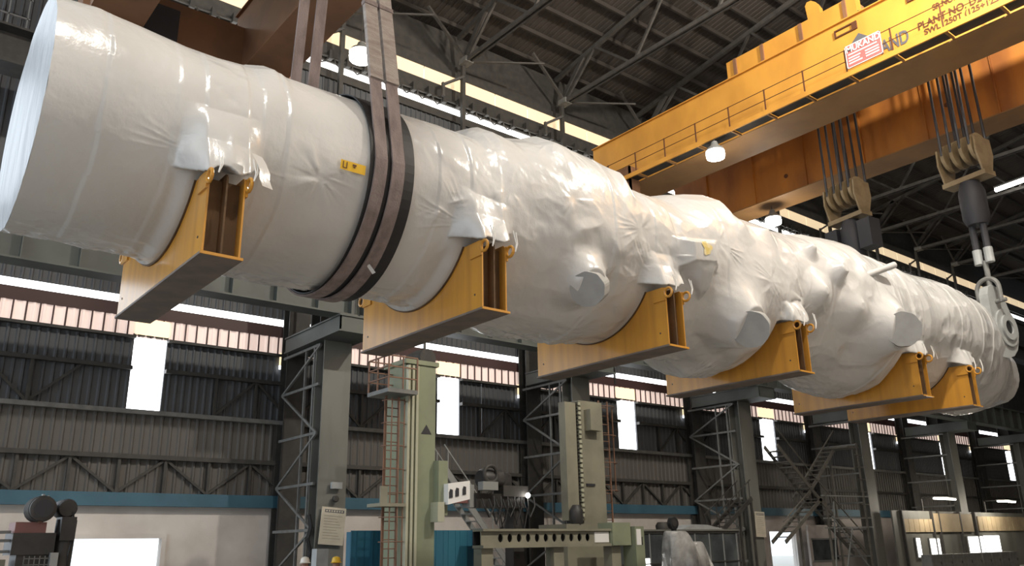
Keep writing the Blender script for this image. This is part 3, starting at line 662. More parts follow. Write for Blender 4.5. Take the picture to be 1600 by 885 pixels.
# ---- slings and rubber mat
def band(x0f, x1f, rad, thick, top_near, top_far, name, mt, parent, ztop, t_from=0, t_to=-180, n=40):
    # webbing from the hook down the near side, under the belly and up the far side; x0f(t)/x1f(t) over t in 0..1
    pts = []
    if ztop: pts += [(YC-rad-.0+(top_near)*(1-k/6), ZC+(ztop-ZC)*(1-k/6)) for k in range(6)]
    pts += [(YC-rad*math.cos(R(t_from+(t_to-t_from)*k/n)), ZC+rad*math.sin(R(t_from+(t_to-t_from)*k/n))) for k in range(n+1)]
    if ztop: pts += [(YC+rad-(top_far)*(k/6), ZC+(ztop-ZC)*(k/6)) for k in range(1, 7)]
    N = len(pts); vs = []
    for i, (y_, z_) in enumerate(pts):
        a = pts[max(0, i-1)]; b = pts[min(N-1, i+1)]; ty, tz = b[0]-a[0], b[1]-a[1]; L = math.hypot(ty, tz); ny, nz = tz/L, -ty/L
        if (y_-YC)*ny+(z_-ZC)*nz < 0: ny, nz = -ny, -nz
        t = i/(N-1); x0, x1 = x0f(t), x1f(t)
        vs += [(x0, y_, z_), (x1, y_, z_), (x1, y_+ny*thick, z_+nz*thick), (x0, y_+ny*thick, z_+nz*thick)]
    fs = []
    for i in range(N-1):
        a, b = 4*i, 4*i+4
        for k in range(4): fs.append((a+k, a+(k+1) % 4, b+(k+1) % 4, b+k))
    fs += [(0, 1, 2, 3), (4*N-1, 4*N-2, 4*N-3, 4*N-4)]
    return MB().add(vs, fs).build(name, mt, parent)
mat_o = band(lambda t: 6.80, lambda t: 7.74, 2.03, .02, 0, 0, 'rubber_mat', 'rubber', None, 0, 80, -260, 70)
tag(mat_o, 'black rubber mat wrapped round the vessel under the lifting slings', 'rubber mat')
for nm, a, b, a2, b2, lb_ in (('s1', 6.90, 7.15, 6.73, 6.97, 'grey-brown webbing sling, the one on the side of the wrapped end'), ('s2', 7.24, 7.50, 7.16, 7.42, 'grey-brown webbing sling, the one next to the black mat edge')):
    sl = empty('lifting_sling', (0, 0, 0), lb_, 'sling', 'webbing slings round the vessel')
    w_ = 0 if nm == 's1' else .012
    band(lambda t: a+(a2-a)*t, lambda t: b+(b2-b)*t, 2.06+w_, .045, 1.6, .9, 'webbing', 'sling', sl, 17.0)
    # protective sleeve on the upper near strand
    def xs2(t): return a-.012
    pts = [(YC-2.06-w_+1.6*k/8*.9, ZC+(17-ZC)*k/8*.9) for k in range(2, 9)]
    mb = MB()
    for (y1, z1), (y2, z2) in zip(pts[:-1], pts[1:]): mb.bar(((a+b)/2, y1-.03, z1), ((a+b)/2, y2-.03, z2), b-a+.03, .10, (0, 1, 0))
    mb.build('wear_sleeve', 'sling_up', sl)
    for k in (2, 5): MB().bar(((a+b)/2, pts[k][0]-.03, pts[k][1]), ((a+b)/2, pts[k][0]-.03+.02, pts[k][1]+.1), b-a+.06, .13, (0, 1, 0)).build('tie_band', 'sling', sl)
    ribbon([(a+.05, YC-1.2, ZC-1.75), (a+.1, YC-1.35, ZC-1.95), (a+.25, YC-1.45, ZC-1.85)], .12, 'tie_tail', 'white', sl, (0, 1, 0)) if nm == 's2' else None

# ================================================================== BRIDGE CRANES
def web_girder(name, x0, x1, y0, y1, z0, z1, mt_web, mt_under, parent, stiff=None):
    g = MB().box(x0, x1, y0, y1, z0+.05, z1-.05).build(name, mt_web, parent)
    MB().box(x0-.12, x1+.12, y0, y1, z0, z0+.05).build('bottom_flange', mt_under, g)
    MB().box(x0-.12, x1+.12, y0, y1, z1-.05, z1).build('top_flange', mt_web, g)
    return g
# --- crane A: the orange bridge with lettering
ca = empty('bridge_crane', (0, 0, 18.7), 'orange bridge crane with painted lettering, walkway and railing crossing above the vessel', 'crane')
ca_off = (0, 0, -18.7)
def P(o): o.location = (o.location[0], o.location[1], o.location[2]-18.7); return o
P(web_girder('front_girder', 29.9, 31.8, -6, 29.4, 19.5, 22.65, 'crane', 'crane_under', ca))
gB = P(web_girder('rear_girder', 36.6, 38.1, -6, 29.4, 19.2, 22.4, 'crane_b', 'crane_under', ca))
for y in np.arange(-4, 29, 3.1):
    MB().box(36.5, 36.6, float(y), float(y)+.05, 19.25, 22.3).build('web_stiffener', 'crane_b', gB)
for y, zc_ in ((22.0, 20.2), (13.6, 20.6)): MB().tube((36.58, y, zc_), (36.62, y, zc_), .12, 10).build('web_hole', 'inkb', gB)
P(MB().box(29.6, 38.4, 28.5, 29.6, 18.75, 20.4).build('end_carriage', 'crane_b', ca)); P(MB().box(29.6, 38.4, -6.2, -5.2, 18.75, 20.4).build('end_carriage', 'crane_b', ca))
for x in (30.2, 31.4, 36.8, 37.8): P(MB().lathe([(.3, 28.95), (.3, 29.08)], (x, 0, 19.0), 'y', 18).build('wheel', 'dark', ca))
# maintenance cage at the girder's end
P(MB().box(29.2, 29.9, 26.2, 26.3, 18.9, 20.3).box(29.2, 29.3, 26.2, 27.6, 18.9, 20.3).box(29.2, 29.9, 26.2, 27.6, 18.85, 18.95).build('end_cabinet', 'brown', ca))
# walkway: grating panels between brackets
wk = P(MB().box(28.96, 29.04, -6, 28.2, 19.5, 19.72).build('walkway_edge', 'crane', ca))
PY = [10.38+1.9*k for k in range(-8, 10)]
grm = share('walkway_panel', MB().box(29.04, 29.78, .06, 1.84, 19.62, 19.65), 'dark'); brm = share('walkway_bracket', MB().bar((29.02, 0, 19.56), (29.78, 0, 19.56), .07, .1), 'crane_under')
pom = share('railing_post', MB().box(28.97, 29.02, -.025, .025, 19.7, 20.72), 'inkb')
for y in PY:
    P(link('walkway_panel', grm, ca, (0, y, 0))); P(link('walkway_bracket', brm, ca, (0, y, 0))); P(link('railing_post', pom, ca, (0, y, 0)))
for z in (20.2, 20.7): P(MB().tube((29.0, -6, z), (29.0, 28.2, z), .017, 6).build('handrail', 'inkb', ca))
# lettering on the web
rotX = (R(90), 0, R(-90))
def wtext(t, y, z, size, mt, sx=1.0):
    o = text(t, size, mt, ca, (29.885, y, z-18.7), rotX, 'lettering'); o.scale = (sx, 1, 1); return o
wtext('AND', 13.10, 20.36, .80, 'inkg', .64)
wtext('PLANT NO. D2', 11.60, 20.62, .43, 'inkb', .82)
wtext('SWL  250T (125+125)', 11.40, 20.31, .33, 'inkb', .92)
wtext('SR.NO.', 10.95, 21.15, .34, 'inkb', .8)
# recessed slots near the top flange
for y in (14.4, 11.3): P(MB().box(29.84, 29.9, y-.5, y+.5, 22.28, 22.34).box(29.84, 29.9, y-.5, y+.5, 21.98, 22.04).box(29.84, 29.9, y+.44, y+.5, 22.04, 22.28).box(29.84, 29.9, y-.5, y-.28, 22.04, 22.28).build('slot_frame', 'inkb', ca))
P(MB().prism([(14.5, 21.2), (13.3, 21.2), (13.9, 21.75)], 'x', 29.88, 29.9).build('triangle_mark', 'inkg', ca))
# sign plate on the railing
sg = empty('crane_sign', (28.93, 14.1, 19.78), 'red and white maker sign plate hung on the orange crane railing', 'sign')
MB().box(-.02, .02, -1.48, 0, 0, 1.0).build('plate', 'signred', sg)
MB().box(-.03, -.02, -1.48, 0, .96, 1.0).box(-.03, -.02, -1.48, 0, 0, .03).box(-.03, -.02, -1.48, -1.45, 0, 1).box(-.03, -.02, -.03, 0, 0, 1).build('border', 'white', sg)
o = text('MUKAND', .37, 'white', sg, (-.03, -.05, .68), rotX); o.scale = (.88, 1, 1)
for k, (yy, ln) in enumerate(((.55, 1.2), (.40, .5), (.28, .45), (.16, .55))):
    MB().box(-.028, -.02, -.1-ln, -.1, yy, yy+.055).build('print_line', 'white', sg)
    if k: MB().box(-.028, -.02, -1.35, -.8, yy, yy+.055).build('print_line', 'white', sg)
# trolley on top of the girders
tr = empty('crane_trolley', (33.2, 15, 22.7), 'yellow hoist trolley riding on top of the orange bridge crane', 'trolley')
MB().box(-2.9, -2.5, -1.0, 5.6, .25, 1.15).build('side_frame', 'crane', tr); MB().box(2.9, 3.3, -1.0, 5.6, .25, 1.15).build('side_frame', 'crane', tr)
MB().box(-2.5, 2.9, 4.9, 5.4, .3, 1.0).build('cross_beam', 'crane_under', tr); MB().box(-2.5, 2.9, -.9, -.4, .3, 1.0).build('cross_beam', 'crane_under', tr)
for y in (-.5, 1.6, 3.6, 5.1):
    MB().box(-2.98, -2.9, y-.08, y+.08, .05, 1.12).build('frame_rib', 'brown', tr); MB().lathe([(.26, -2.85), (.26, -2.55)], (0, y-.35, .2), 'x', 14).build('wheel', 'dark', tr)
MB().prism([(.6, 1.15), (.62, 1.5), (.75, 1.8), (.95, 1.98), (1.15, 2.0), (1.25, 1.85), (1.2, 1.15)], 'x', -2.9, -2.6).build('gear_guard', 'crane', tr)
MB().lathe([(.5, 1.7), (.5, 4.6)], (.3, 0, 1.5), 'y', 20).build('hoist_drum', 'brown', tr, True); MB().lathe([(.5, -3.6), (.5, -1.4)], (.3, 0, 1.5), 'y', 20).build('hoist_drum', 'brown', tr, True); MB().lathe([(.35, -.2), (.42, -.1), (.42, .5), (.3, .6)], (-1.5, 0, 1.3), 'y', 16).build('hoist_motor', 'dark', tr, True)
MB().box(-2.7, -1.6, -3.2, -2.0, .2, 1.3).build('control_cabinet', 'white', tr)
# hook blocks and ropes
HX = 34.1
def make_hook(y, ztop, zb, lbl, full):
    h = empty('hook_block', (HX, y, zb), lbl, 'hook block', 'twin hook blocks of the orange crane'); h.rotation_euler = (0, 0, R(80))
    for k in range(4): MB().lathe([(.30, -.72+k*.4), (.62, -.70+k*.4), (.62, -.56+k*.4), (.30, -.54+k*.4)], (0, 0, .25), 'x', 20).build('sheave', 'hookcream', h, True)
    MB().tube((-.8, 0, .25), (.95, 0, .25), .14, 12).build('axle', 'steel_l', h)
    MB().prism([(-.5, .6), (.5, .6), (.55, -.1), (.28, -.95), (-.28, -.95), (-.55, -.1)], 'x', -.84, -.76).build('side_plate', 'hookcream', h)
    MB().prism([(-.5, .6), (.5, .6), (.55, -.1), (.28, -.95), (-.28, -.95), (-.55, -.1)], 'x', .80, .88).build('side_plate', 'hookcream', h)
    MB().box(-.9, .94, -.35, .35, -1.05, -.85).build('crosshead', 'hookcream', h)
    for k in range(4):
        for s_ in (-.6, .6): MB().tube((-.63+k*.4, s_, .25), (-.63+k*.4, s_*.9, ztop-zb), .055, 6).build('wire_rope', 'ink', h)
    MB().lathe([(.38, -2.9), (.5, -2.6), (.5, -1.5), (.36, -1.05)], (0, 0, 0), 'z', 16).build('shank', 'ink', h, True)
    if full:
        MB().tube((-.2, 0, -2.9), (-.2, 0, -4.4), .13, 10).tube((.25, 0, -2.9), (.25, 0, -4.4), .13, 10).build('link_rod', 'ink', h)
        for x in (-.2, .25): MB().tube((x, 0, -3.9), (x, 0, -4.5), .17, 12).build('link_collar', 'lug', h)
        MB().tube((0, 0, -4.4), (0, 0, -5.6), .1, 10).build('link_rod', 'steel_l', h)
    else:
        MB().torus((0, 0, -3.5), .45, .16, 'x', 16, 8, R(-160), R(110)).build('hook', 'ink', h, True)
        [MB().box(x, x+.65, -.35, .35, -2.6, -1.3).build('load_cell_box', 'ink', h) for x in (-1.2, .55)]
make_hook(12.4, 24.0, 16.7, 'cream hook block with dark rods holding the grey lug', True)
make_hook(17.6, 24.0, 16.7, 'cream hook block hanging free between the lamp and the other block', False)

# --- crane B: brown bridge above the slings
cb = empty('bridge_crane', (0, 0, 18.7), 'brown bridge crane above the webbing slings', 'crane')
P(web_girder('rear_girder', 9.9, 11.35, -6, 29.4, 19.5, 22.6, 'brown', 'brown', cb)); P(web_girder('front_girder', 4.4, 5.9, -6, 29.4, 19.5, 22.6, 'brown', 'brown', cb))
P(MB().box(4.2, 12.0, 28.5, 29.6, 18.75, 21.6).build('end_carriage', 'brown', cb)); P(MB().box(5.9, 7.4, 28.35, 28.5, 19.7, 21.2).build('carriage_opening', 'ink', cb))
P(MB().box(4.2, 12.0, -6.2, -5.2, 18.75, 20.4).build('end_carriage', 'brown', cb))
P(MB().tube((7.2, 14.4, 18.4), (7.2, 14.4, 22.8), .12, 8).build('hoist_rope', 'ink', cb))
P(MB().box(4.6, 11, 12.9, 15.9, 22.65, 23.6).build('trolley_frame', 'brown', cb))
hb = empty('hook_block', (7.2, 14.4, 17.6), 'dark hook block gathering the webbing slings', 'hook block')
MB().box(-.5, .5, -.9, .9, 0, .8).build('block_body', 'hookcream', hb); MB().lathe([(.2, -.9), (.2, .9)], (0, 0, -.4), 'y', 14).build('sling_pin', 'dark', hb, True); MB().box(-.1, .1, -.3, .3, -.4, .1).build('shank', 'dark', hb)

# ================================================================== LAMPS
def bay_lamp(loc, lbl, power, size=.32, hang=.6, warm=(1, .93, .82)):
    l = empty('high_bay_lamp', loc, lbl, 'lamp', 'high-bay lamps')
    MB().lathe([(size*.95, -.30), (size, -.12), (size*.97, .0), (size*.8, .1)], (0, 0, 0), 'z', 20).build('globe', 'lamp', l, True)
    MB().lathe([(size*1.02, .02), (size*.9, .14), (size*.45, .3), (size*.3, .5), (0.05, .52)], (0, 0, 0), 'z', 20).build('housing', 'alu', l, True)
    MB().tube((0, 0, .5), (0, 0, .5+hang), .025, 6).build('hanger', 'dark', l)
    ld = bpy.data.lights.new('lamp_light', 'POINT'); ld.energy = power; ld.color = warm; ld.shadow_soft_size = size
    lo = bpy.data.objects.new('lamp_light', ld); COL.objects.link(lo); lo.parent = l; lo.location = (0, 0, -.75)
    return l
bay_lamp((29.0, 20.8, 18.85), 'glowing lamp under the orange crane walkway', 130, .42, .2)
bay_lamp((37.3, 23.5, 18.45), 'glowing lamp below the orange crane girder, just above the vessel', 220, .42, .3)
bay_lamp((14.4, 27.3, 21.6), 'glowing lamp beside the upper slings against the wall', 120, .50, 4)
k = 0
for x, pw_ in ((3, 1.1), (13, 1.2), (25, 2.3), (38, .3), (58, .05)):
    bay_lamp((x, 4.5, 25.3), 'roof high-bay lamp over the front of the hall, %s in its row' % ORD[k], LAMP_W*pw_, .35, .8); k += 1
# tube light at the far roof
tl = empty('tube_light', (62.5, 19.6, 26), 'bright tube light under the far roof', 'lamp'); tl.rotation_euler = (0, 0, R(-8))
MB().tube((0, -1.6, 0), (0, 1.6, 0), .14, 10).build('tube', 'lamp', tl, True); MB().box(-.2, .2, -1.6, 1.6, .12, .25).build('tray', 'alu', tl)
# red lamp on a grid frame by the wall end
rf = empty('lamp_frame', (2.3, 31, 19.3), 'dark grid frame with a small red lamp beside the vessel end', 'lamp frame')
mb = MB()
for k in range(4): mb.box(-1.2+k*.6, -1.16+k*.6, 0, .05, -.6, 2.2)
for k in range(4): mb.box(-1.2, .7, 0, .05, -.5+k*.8, -.45+k*.8)
mb.build('grid', 'steel_l', rf); MB().lathe([(.05, -.1), (.14, -.05), (.14, .08), (.05, .12)], (-.05, -.1, 0), 'z', 12).build('red_bulb', 'redlamp', rf, True)

# ================================================================== MACHINES AND FLOOR-LEVEL THINGS
# ---- green vertical machine column
mc = empty('machine_column', (14.4, 23, 0), 'tall pale green machine column with guide rails beside the caged ladder', 'machine')
MB().box(.35, 1.0, 0, 1.3, 0, 7.75).build('column_body', 'mgreen', mc); MB().box(-.12, .35, .1, 1.2, 0, 7.7).build('side_body', 'mgreen', mc)
for x in (-.1, .06, .22): MB().box(x, x+.09, -.06, .1, 0, 7.65).build('guide_rail', 'mgreen_l', mc)
MB().box(1.0, 1.12, .2, 1.1, 0, 7.6).build('cable_trunk', 'dark', mc); MB().box(-.2, 1.1, -.05, 1.35, 7.7, 7.85).build('top_plate', 'mgreen', mc)
MB().lathe([(.32, -.5), (.36, 0), (.32, .5)], (.75, .6, 8.0), 'y', 16).build('top_motor', 'dark', mc, True)
MB().prism([(.45, 5.45), (.85, 5.45), (.65, 5.75)], 'y', -.012, .0).build('triangle_logo', 'ink', mc)
sd = MB().box(.95, 1.3, -.3, .7, 2.9, 4.6).build('saddle', 'mgreen', mc); MB().box(.85, 1.1, -.42, .0, 2.7, 3.3).build('saddle_lug', 'mgreen_l', sd)
hd = MB().prism([(1.15, 3.22), (2.0, 3.4), (2.0, 3.98), (1.15, 3.86)], 'y', -.55, .1).build('ram_head', 'white', mc)
for x in (1.18, 1.42, 1.7): MB().prism([(x, 3.42+.2*(x-1.2)), (x+.13, 3.44+.2*(x-1.2)), (x+.13, 3.68+.2*(x-1.2)), (x+.04, 3.7+.2*(x-1.2)), (x, 3.6+.2*(x-1.2))], 'y', -.575, -.55).build('cut_out', 'ink', hd)
MB().box(-.25, 1.25, -.3, 1.6, 0, .5).build('foot', 'mgreen', mc)
# ---- caged ladder with platform
ld_ = empty('caged_ladder', (13.45, 23.3, 0), 'rusty caged ladder with railed platform beside the green machine column', 'ladder')
for x in (.25, .72): MB().box(x-.03, x+.03, -.03, .03, 0, 6.7).build('stile', 'rust', ld_)
rg_ = share('rung', MB().tube((.25, 0, 0), (.72, 0, 0), .018, 6), 'rust')
for k in range(24): link('rung', rg_, ld_, (0, 0, .3+k*.27))
hp = share('cage_hoop', MB().torus((.48, -.05, 0), .40, .018, 'z', 14, 5, R(180), R(360)), 'rust')
for k in range(8): link('cage_hoop', hp, ld_, (0, 0, 1.4+k*.72))
for a in (200, 235, 270, 305, 340): MB().box(.48+.4*math.cos(R(a))-.02, .48+.4*math.cos(R(a))+.02, -.05+.4*math.sin(R(a))-.01, -.05+.4*math.sin(R(a))+.01, 1.4, 6.5).build('cage_bar', 'rust', ld_)
MB().box(-.1, 1.0, -.7, .6, 6.62, 6.75).build('platform', 'steel_l', ld_)
for x, y in ((-.08, -.68), (.45, -.68), (.98, -.68), (-.08, .0), (-.08, .58), (.98, .58)): MB().box(x-.022, x+.022, y-.022, y+.022, 6.75, 7.8).build('railing_post', 'rust', ld_)
for z in (7.1, 7.45, 7.8): MB().bar((-.08, -.68, z), (.98, -.68, z), .04).bar((-.08, -.68, z), (-.08, .58, z), .04).bar((-.08, .58, z), (.98, .58, z), .04).build('railing', 'rust', ld_)
MB().box(-.15, .75, -.5, .3, 3.15, 3.25).box(-.15, .1, -.5, -.45, 3.25, 3.75).build('rest_platform', 'mcream', ld_)
# ---- cream machine column with bellows
m2 = empty('machine_column', (23.85, 26, 0), 'cream machine column with dark bellows strip above the perforated beam', 'machine')
MB().box(.1, .72, 0, .4, 2.9, 7.75).build('front_pillar', 'mcream', m2); MB().box(1.0, 2.4, .1, 1.1, 2.6, 7.9).build('column_body', 'mcream', m2)
mb = MB()
for k in range(34): mb.prism([(.78, 2.9+k*.145), (.98, 2.9+k*.145), (.98, 3.0+k*.145), (.78, 3.0+k*.145)], 'y', -.04-.03*(k % 2), .6)
mb.build('bellows', 'bellows', m2); MB().box(.72, 1.05, .1, .8, 2.8, 7.8).build('guide_way', 'dark', m2)
for k in range(24): MB().box(.80, .93, -.1, -.05, 3.05+k*.2, 3.17+k*.2).build('chain_link', 'mgreen_l', m2)
MB().box(1.3, 2.0, -.3, .1, 6.6, 7.5).build('gear_box', 'mcream', m2); MB().box(-.4, 2.6, -.4, 1.3, 2.3, 2.75).build('base', 'mcream', m2); MB().box(-.2, 2.2, -.2, 1.1, 0, 2.3).build('pedestal', 'mcream', m2)
MB().lathe([(.2, -.4), (.28, -.2), (.28, .2), (.15, .4)], (.35, -.2, 3.1), 'z', 12).build('feed_motor', 'motor', m2, True)
MB().box(1.25, 1.75, .05, .1, 4.3, 4.4).build('name_bar', 'ink', m2)
# ladder on its far side
l2 = empty('caged_ladder', (26.9, 27.0, 0), 'slender rusty ladder fixed beside the cream machine column', 'ladder')
for x in (.05, .6): MB().box(x-.03, x+.03, -.03, .03, 2.0, 8.2).build('stile', 'rust', l2)
r2_ = share('rung', MB().tube((.05, 0, 0), (.6, 0, 0), .02, 6), 'rust')
for k in range(16): link('rung', r2_, l2, (0, 0, 2.2+k*.38))
for z in (4.2, 5.4, 6.6, 7.9): MB().torus((.32, -.05, z), .48, .02, 'z', 12, 5, R(180), R(360)).build('cage_hoop', 'rust', l2)
for x in (-.15, .8): MB().box(x-.02, x+.02, -.12, -.08, 4.2, 7.9).build('cage_bar', 'rust', l2)
# ---- perforated cross beam on supports
pbm = empty('perforated_beam', (18.0, 24, 0), 'long cream machine beam with a row of oval holes', 'beam')
def holed_plate(x0, x1, z0, z1, holes, y0, y1):
    mb = MB(); xs = [x0]
    for hx, hw in holes: xs += [hx-hw, hx+hw]
    xs.append(x1)
    for a, b in zip(xs[0::2], xs[1::2]): mb.box(a, b, y0, y1, z0, z1)
    zc_ = (z0+z1)/2; hh = (z1-z0)*.32
    for hx, hw in holes:
        n = 8; up_ = [(hx-hw*math.cos(math.pi*k/n), zc_+hh*math.sin(math.pi*k/n)) for k in range(n+1)]
        for s_ in (1, -1):
            arcp = [(u, zc_+s_*(v-zc_)) for u, v in up_]; ze = z1 if s_ > 0 else z0
            for (ua, va), (ub, vb) in zip(arcp[:-1], arcp[1:]): mb.prism([(ua, va), (ub, vb), (ub, ze), (ua, ze)], 'y', y0, y1)
    return mb
holed_plate(0, 7.1, 1.98, 2.44, [(.85+k*.42, .11) for k in range(11)], 0, .05).build('web_plate', 'mcream', pbm)
MB().box(0, 7.1, -.12, .5, 2.44, 2.52).box(0, 7.1, -.12, .5, 1.88, 1.98).build('flange', 'mcream', pbm); MB().box(0, 7.1, .45, .5, 1.98, 2.44).build('back_plate', 'ink', pbm)
MB().box(6.2, 7.2, -.2, .6, 1.9, 2.75).build('end_block', 'mgreen', pbm); MB().box(5.4, 6.15, -.03, .0, 2.02, 2.4).build('plate_panel', 'white', pbm)
for x in (.3, 3.6, 6.6): MB().box(x-.25, x+.25, .05, .5, 0, 1.9).build('support', 'mcream', pbm)
# ---- milling head with motors and hoses
mh = empty('milling_head', (18.5, 25.1, 0), 'dark cluttered machine head with motors and hanging hoses', 'machine')
MB().box(-.75, -.1, .2, .6, 3.45, 4.0).build('gear_case', 'motor_r', mh); MB().box(-.1, .1, .1, .6, 3.3, 4.1).build('gear_flange', 'alu', mh); MB().box(.1, 2.4, 0, .7, 3.3, 3.8).build('head_body', 'motor', mh)
MB().lathe([(.3, -.5), (.36, -.4), (.36, .4), (.3, .5)], (1.0, .3, 4.35), 'x', 16).build('motor', 'motor', mh, True); MB().lathe([(.28, -.3), (.33, -.2), (.33, .3), (.2, .4)], (1.6, .3, 4.2), 'z', 16).build('motor', 'motor', mh, True)
MB().torus((.75, -.05, 4.5), .30, .07, 'y', 18, 8).build('hand_wheel', 'dark', mh, True); MB().box(.2, .9, -.3, 0, 3.9, 4.2).build('valve_block', 'alu', mh); MB().box(1.3, 2.5, -.1, .5, 3.7, 4.1).build('clamp_housing', 'dark', mh)
for k in range(7):
    x = .3+k*.32; d_ = .35+.25*((k*7) % 3)
    MB().sweep([(x, -.1, 3.6), (x+.05, -.2, 3.3), (x+.25, -.2, 3.3-d_), (x+.5, -.2, 3.35), (x+.55, -.1, 3.7)], .03, 6).build('hose', 'rubber', mh)
for x in (.9, 1.15): MB().sweep([(x, -.15, 3.4), (x+.15, -.15, 2.9), (1.1, -.15, 2.5)], .02, 5).build('hose', 'rubber', mh)
MB().lathe([(.07, -.06), (.1, 0), (.07, .06)], (2.35, -.25, 3.75), 'y', 12).build('work_light', 'lamp', mh, True)
MB().box(1.9, 2.4, .1, .6, 0, 3.3).build('stand', 'motor', mh)
# ---- steel stair behind
def stair(name, p, q, width, n, lbl, mt, cat='stairs', rail=True):
    s_ = empty(name, p, lbl, cat); d_ = Vector(q)-Vector(p)
    wv = Vector((0, 1, 0))*width
    for k in (0, 1): MB().bar(wv*k, d_+wv*k, .07, .22, (0, 0, 1)).build('stringer', mt, s_)
    for k in range(1, n):
        c_ = d_*k/n; MB().box(c_.x-.13, c_.x+.13, 0, width, c_.z-.02, c_.z+.02).build('tread', mt, s_)
    if rail:
        for k in (0, 1): MB().bar(wv*k+Vector((0, 0, .95)), d_+wv*k+Vector((0, 0, .95)), .04).build('handrail', mt, s_)
        for t_ in (.05, .35, .65, .95):
            for k in (0, 1): MB().bar(d_*t_+wv*k, d_*t_+wv*k+Vector((0, 0, .95)), .035).build('rail_post', mt, s_)
    return s_
stair('steel_stair', (23.4, 28.6, 0.6), (19.6, 28.6, 5.0), .8, 15, 'steel stair rising behind the ram head and perforated beam', 'alu')
# ---- blue sheet-metal screen
bx = empty('blue_screen', (13.55, 25.0, 0), 'blue sheet metal enclosure behind the green machine column', 'enclosure')
for k in range(10):
    MB().box(k*.51+.005, k*.51+.505, 0, .04, 0, 2.5).box(k*.51+.2, k*.51+.3, -.012, 0, 0, 2.5).build('panel', 'bluebox', bx)
MB().box(0, 5.1, .04, .3, 0, 2.46).build('housing', 'bluebox', bx)
# ---- dark motor heads on a machine, near the open doorway
lm = empty('machine_tool', (3.02, 17, 0), 'dark machine with two round motor heads in front of the open doorway', 'machine')
MB().lathe([(.17, -.3), (.21, -.28), (.21, .25), (.15, .3)], (.08, 0, 2.68), 'y', 22).build('motor_head', 'motor', lm, True); MB().lathe([(.15, -.32), (.15, -.28)], (.08, 0, 2.68), 'y', 22).build('motor_face', 'ink', lm, True)
MB().lathe([(.14, -.2), (.17, -.15), (.17, .25), (.12, .3)], (.52, .2, 2.7), 'y', 22).build('motor_head', 'motor', lm, True); MB().tube((.08, -.1, 2.86), (.08, -.1, 2.93), .03, 8).tube((.16, -.1, 2.86), (.16, -.1, 2.91), .02, 8).build('eye_bolt', 'alu', lm)
MB().box(.42, .66, -.15, .3, 2.15, 2.55).build('spindle_arm', 'motor', lm); MB().tube((.55, .1, 2.5), (.5, .0, 1.2), .17, 14).build('spindle_sleeve', 'motor', lm, True)
MB().box(-.28, .2, -.1, .5, 2.28, 2.46).build('slide_block', 'motor_r', lm); MB().box(-.3, .36, -.15, .6, 1.92, 2.28).build('gear_case', 'motor', lm); MB().box(-.2, .45, -.1, .5, 0, 1.92).build('base', 'motor', lm)
for k in range(5): MB().lathe([(.215, -.2+k*.09), (.225, -.19+k*.09), (.225, -.16+k*.09), (.215, -.15+k*.09)], (.08, 0, 2.68), 'y', 22).build('cooling_fin', 'dark', lm, True)
MB().sweep([(.5, .1, 2.86), (.62, 0, 2.6), (.66, -.05, 2.3), (.6, -.1, 1.9), (.62, -.1, 1.4)], .02, 6).build('cable', 'rubber', lm); MB().box(.3, .42, -.25, 0, 1.7, 1.95).build('junction_box', 'alu', lm); MB().box(.05, .1, -.2, .2, 2.45, 2.62).build('bracket', 'rust', lm)
for z in (2.3, 2.16, 1.98): MB().bar((-.3, .1, z), (-2.0, .1, z-.04), .05).build('guide_bar', 'steel_l', lm)
mb = MB()
for k in range(6): mb.box(-.1+k*.08, -.085+k*.08, -.2, -.19, 1.4, 1.9)
for k in range(5): mb.box(-.1, .32, -.2, -.19, 1.45+k*.1, 1.465+k*.1)
mb.build('mesh_guard', 'steel_l', lm); MB().box(-1.2, -.3, .2, .6, 0, 1.85).build('bed', 'mcream', lm)
# ---- notices on the columns
def notice(loc, wd, ht, tilt, lbl):
    n = empty('notice_board', loc, lbl, 'notice', 'notices hung on the columns'); n.rotation_euler = (0, R(tilt), 0)
    MB().box(0, wd, -.03, 0, 0, ht).build('sheet', 'paper', n); MB().box(wd*.13, wd*.92, -.036, -.03, ht*.86, ht*.94).build('heading_bar', 'inkg', n)
    for k in range(7): MB().box(wd*(.17+k*.105), wd*(.17+k*.105+.06), -.04, -.036, ht*.88, ht*.92).build('heading_mark', 'paper', n)
    for k in range(9): MB().box(wd*.12, wd*(.86-.13*((k*3) % 4)/2), -.034, -.03, ht*(.76-k*.075), ht*(.77-k*.075)).build('print_line', 'mcream', n)
notice((13.82, 27.85, 2.12), .95, 1.27, 4, 'larger cream notice hung tilted on the column near the green machine')
notice((39.05, 27.85, 2.2), .85, 1.3, 2, 'smaller cream notice on the column behind the glazed booth')
sb = empty('switch_box', (14.2, 27.85, 3.65), 'small grey switch and socket above the tilted notice', 'switch'); MB().box(0, .42, -.1, 0, .35, .58).build('box', 'lug', sb); MB().lathe([(.09, -.12), (.12, -.08), (.12, 0)], (.2, 0, 0), 'y', 12).build('socket', 'dark', sb)
# cable hung on column, post with box
kb = MB().box(10.9, 11.25, 22, 22.3, 0, 1.95).build('grey_cabinet', 'lug'); tag(kb, 'grey cabinet edge standing beside the white-capped worker', 'cabinet')
cbl = MB().sweep([(13.45, 27.9, 3.1), (13.5, 27.8, 2.7), (13.4, 27.8, 2.3), (13.52, 27.8, 1.9), (13.42, 27.8, 1.4), (13.5, 27.8, .6)], .07, 6).build('hanging_cable', 'rubber'); tag(cbl, 'black coiled cable hanging on the column by the tilted notice', 'cable')

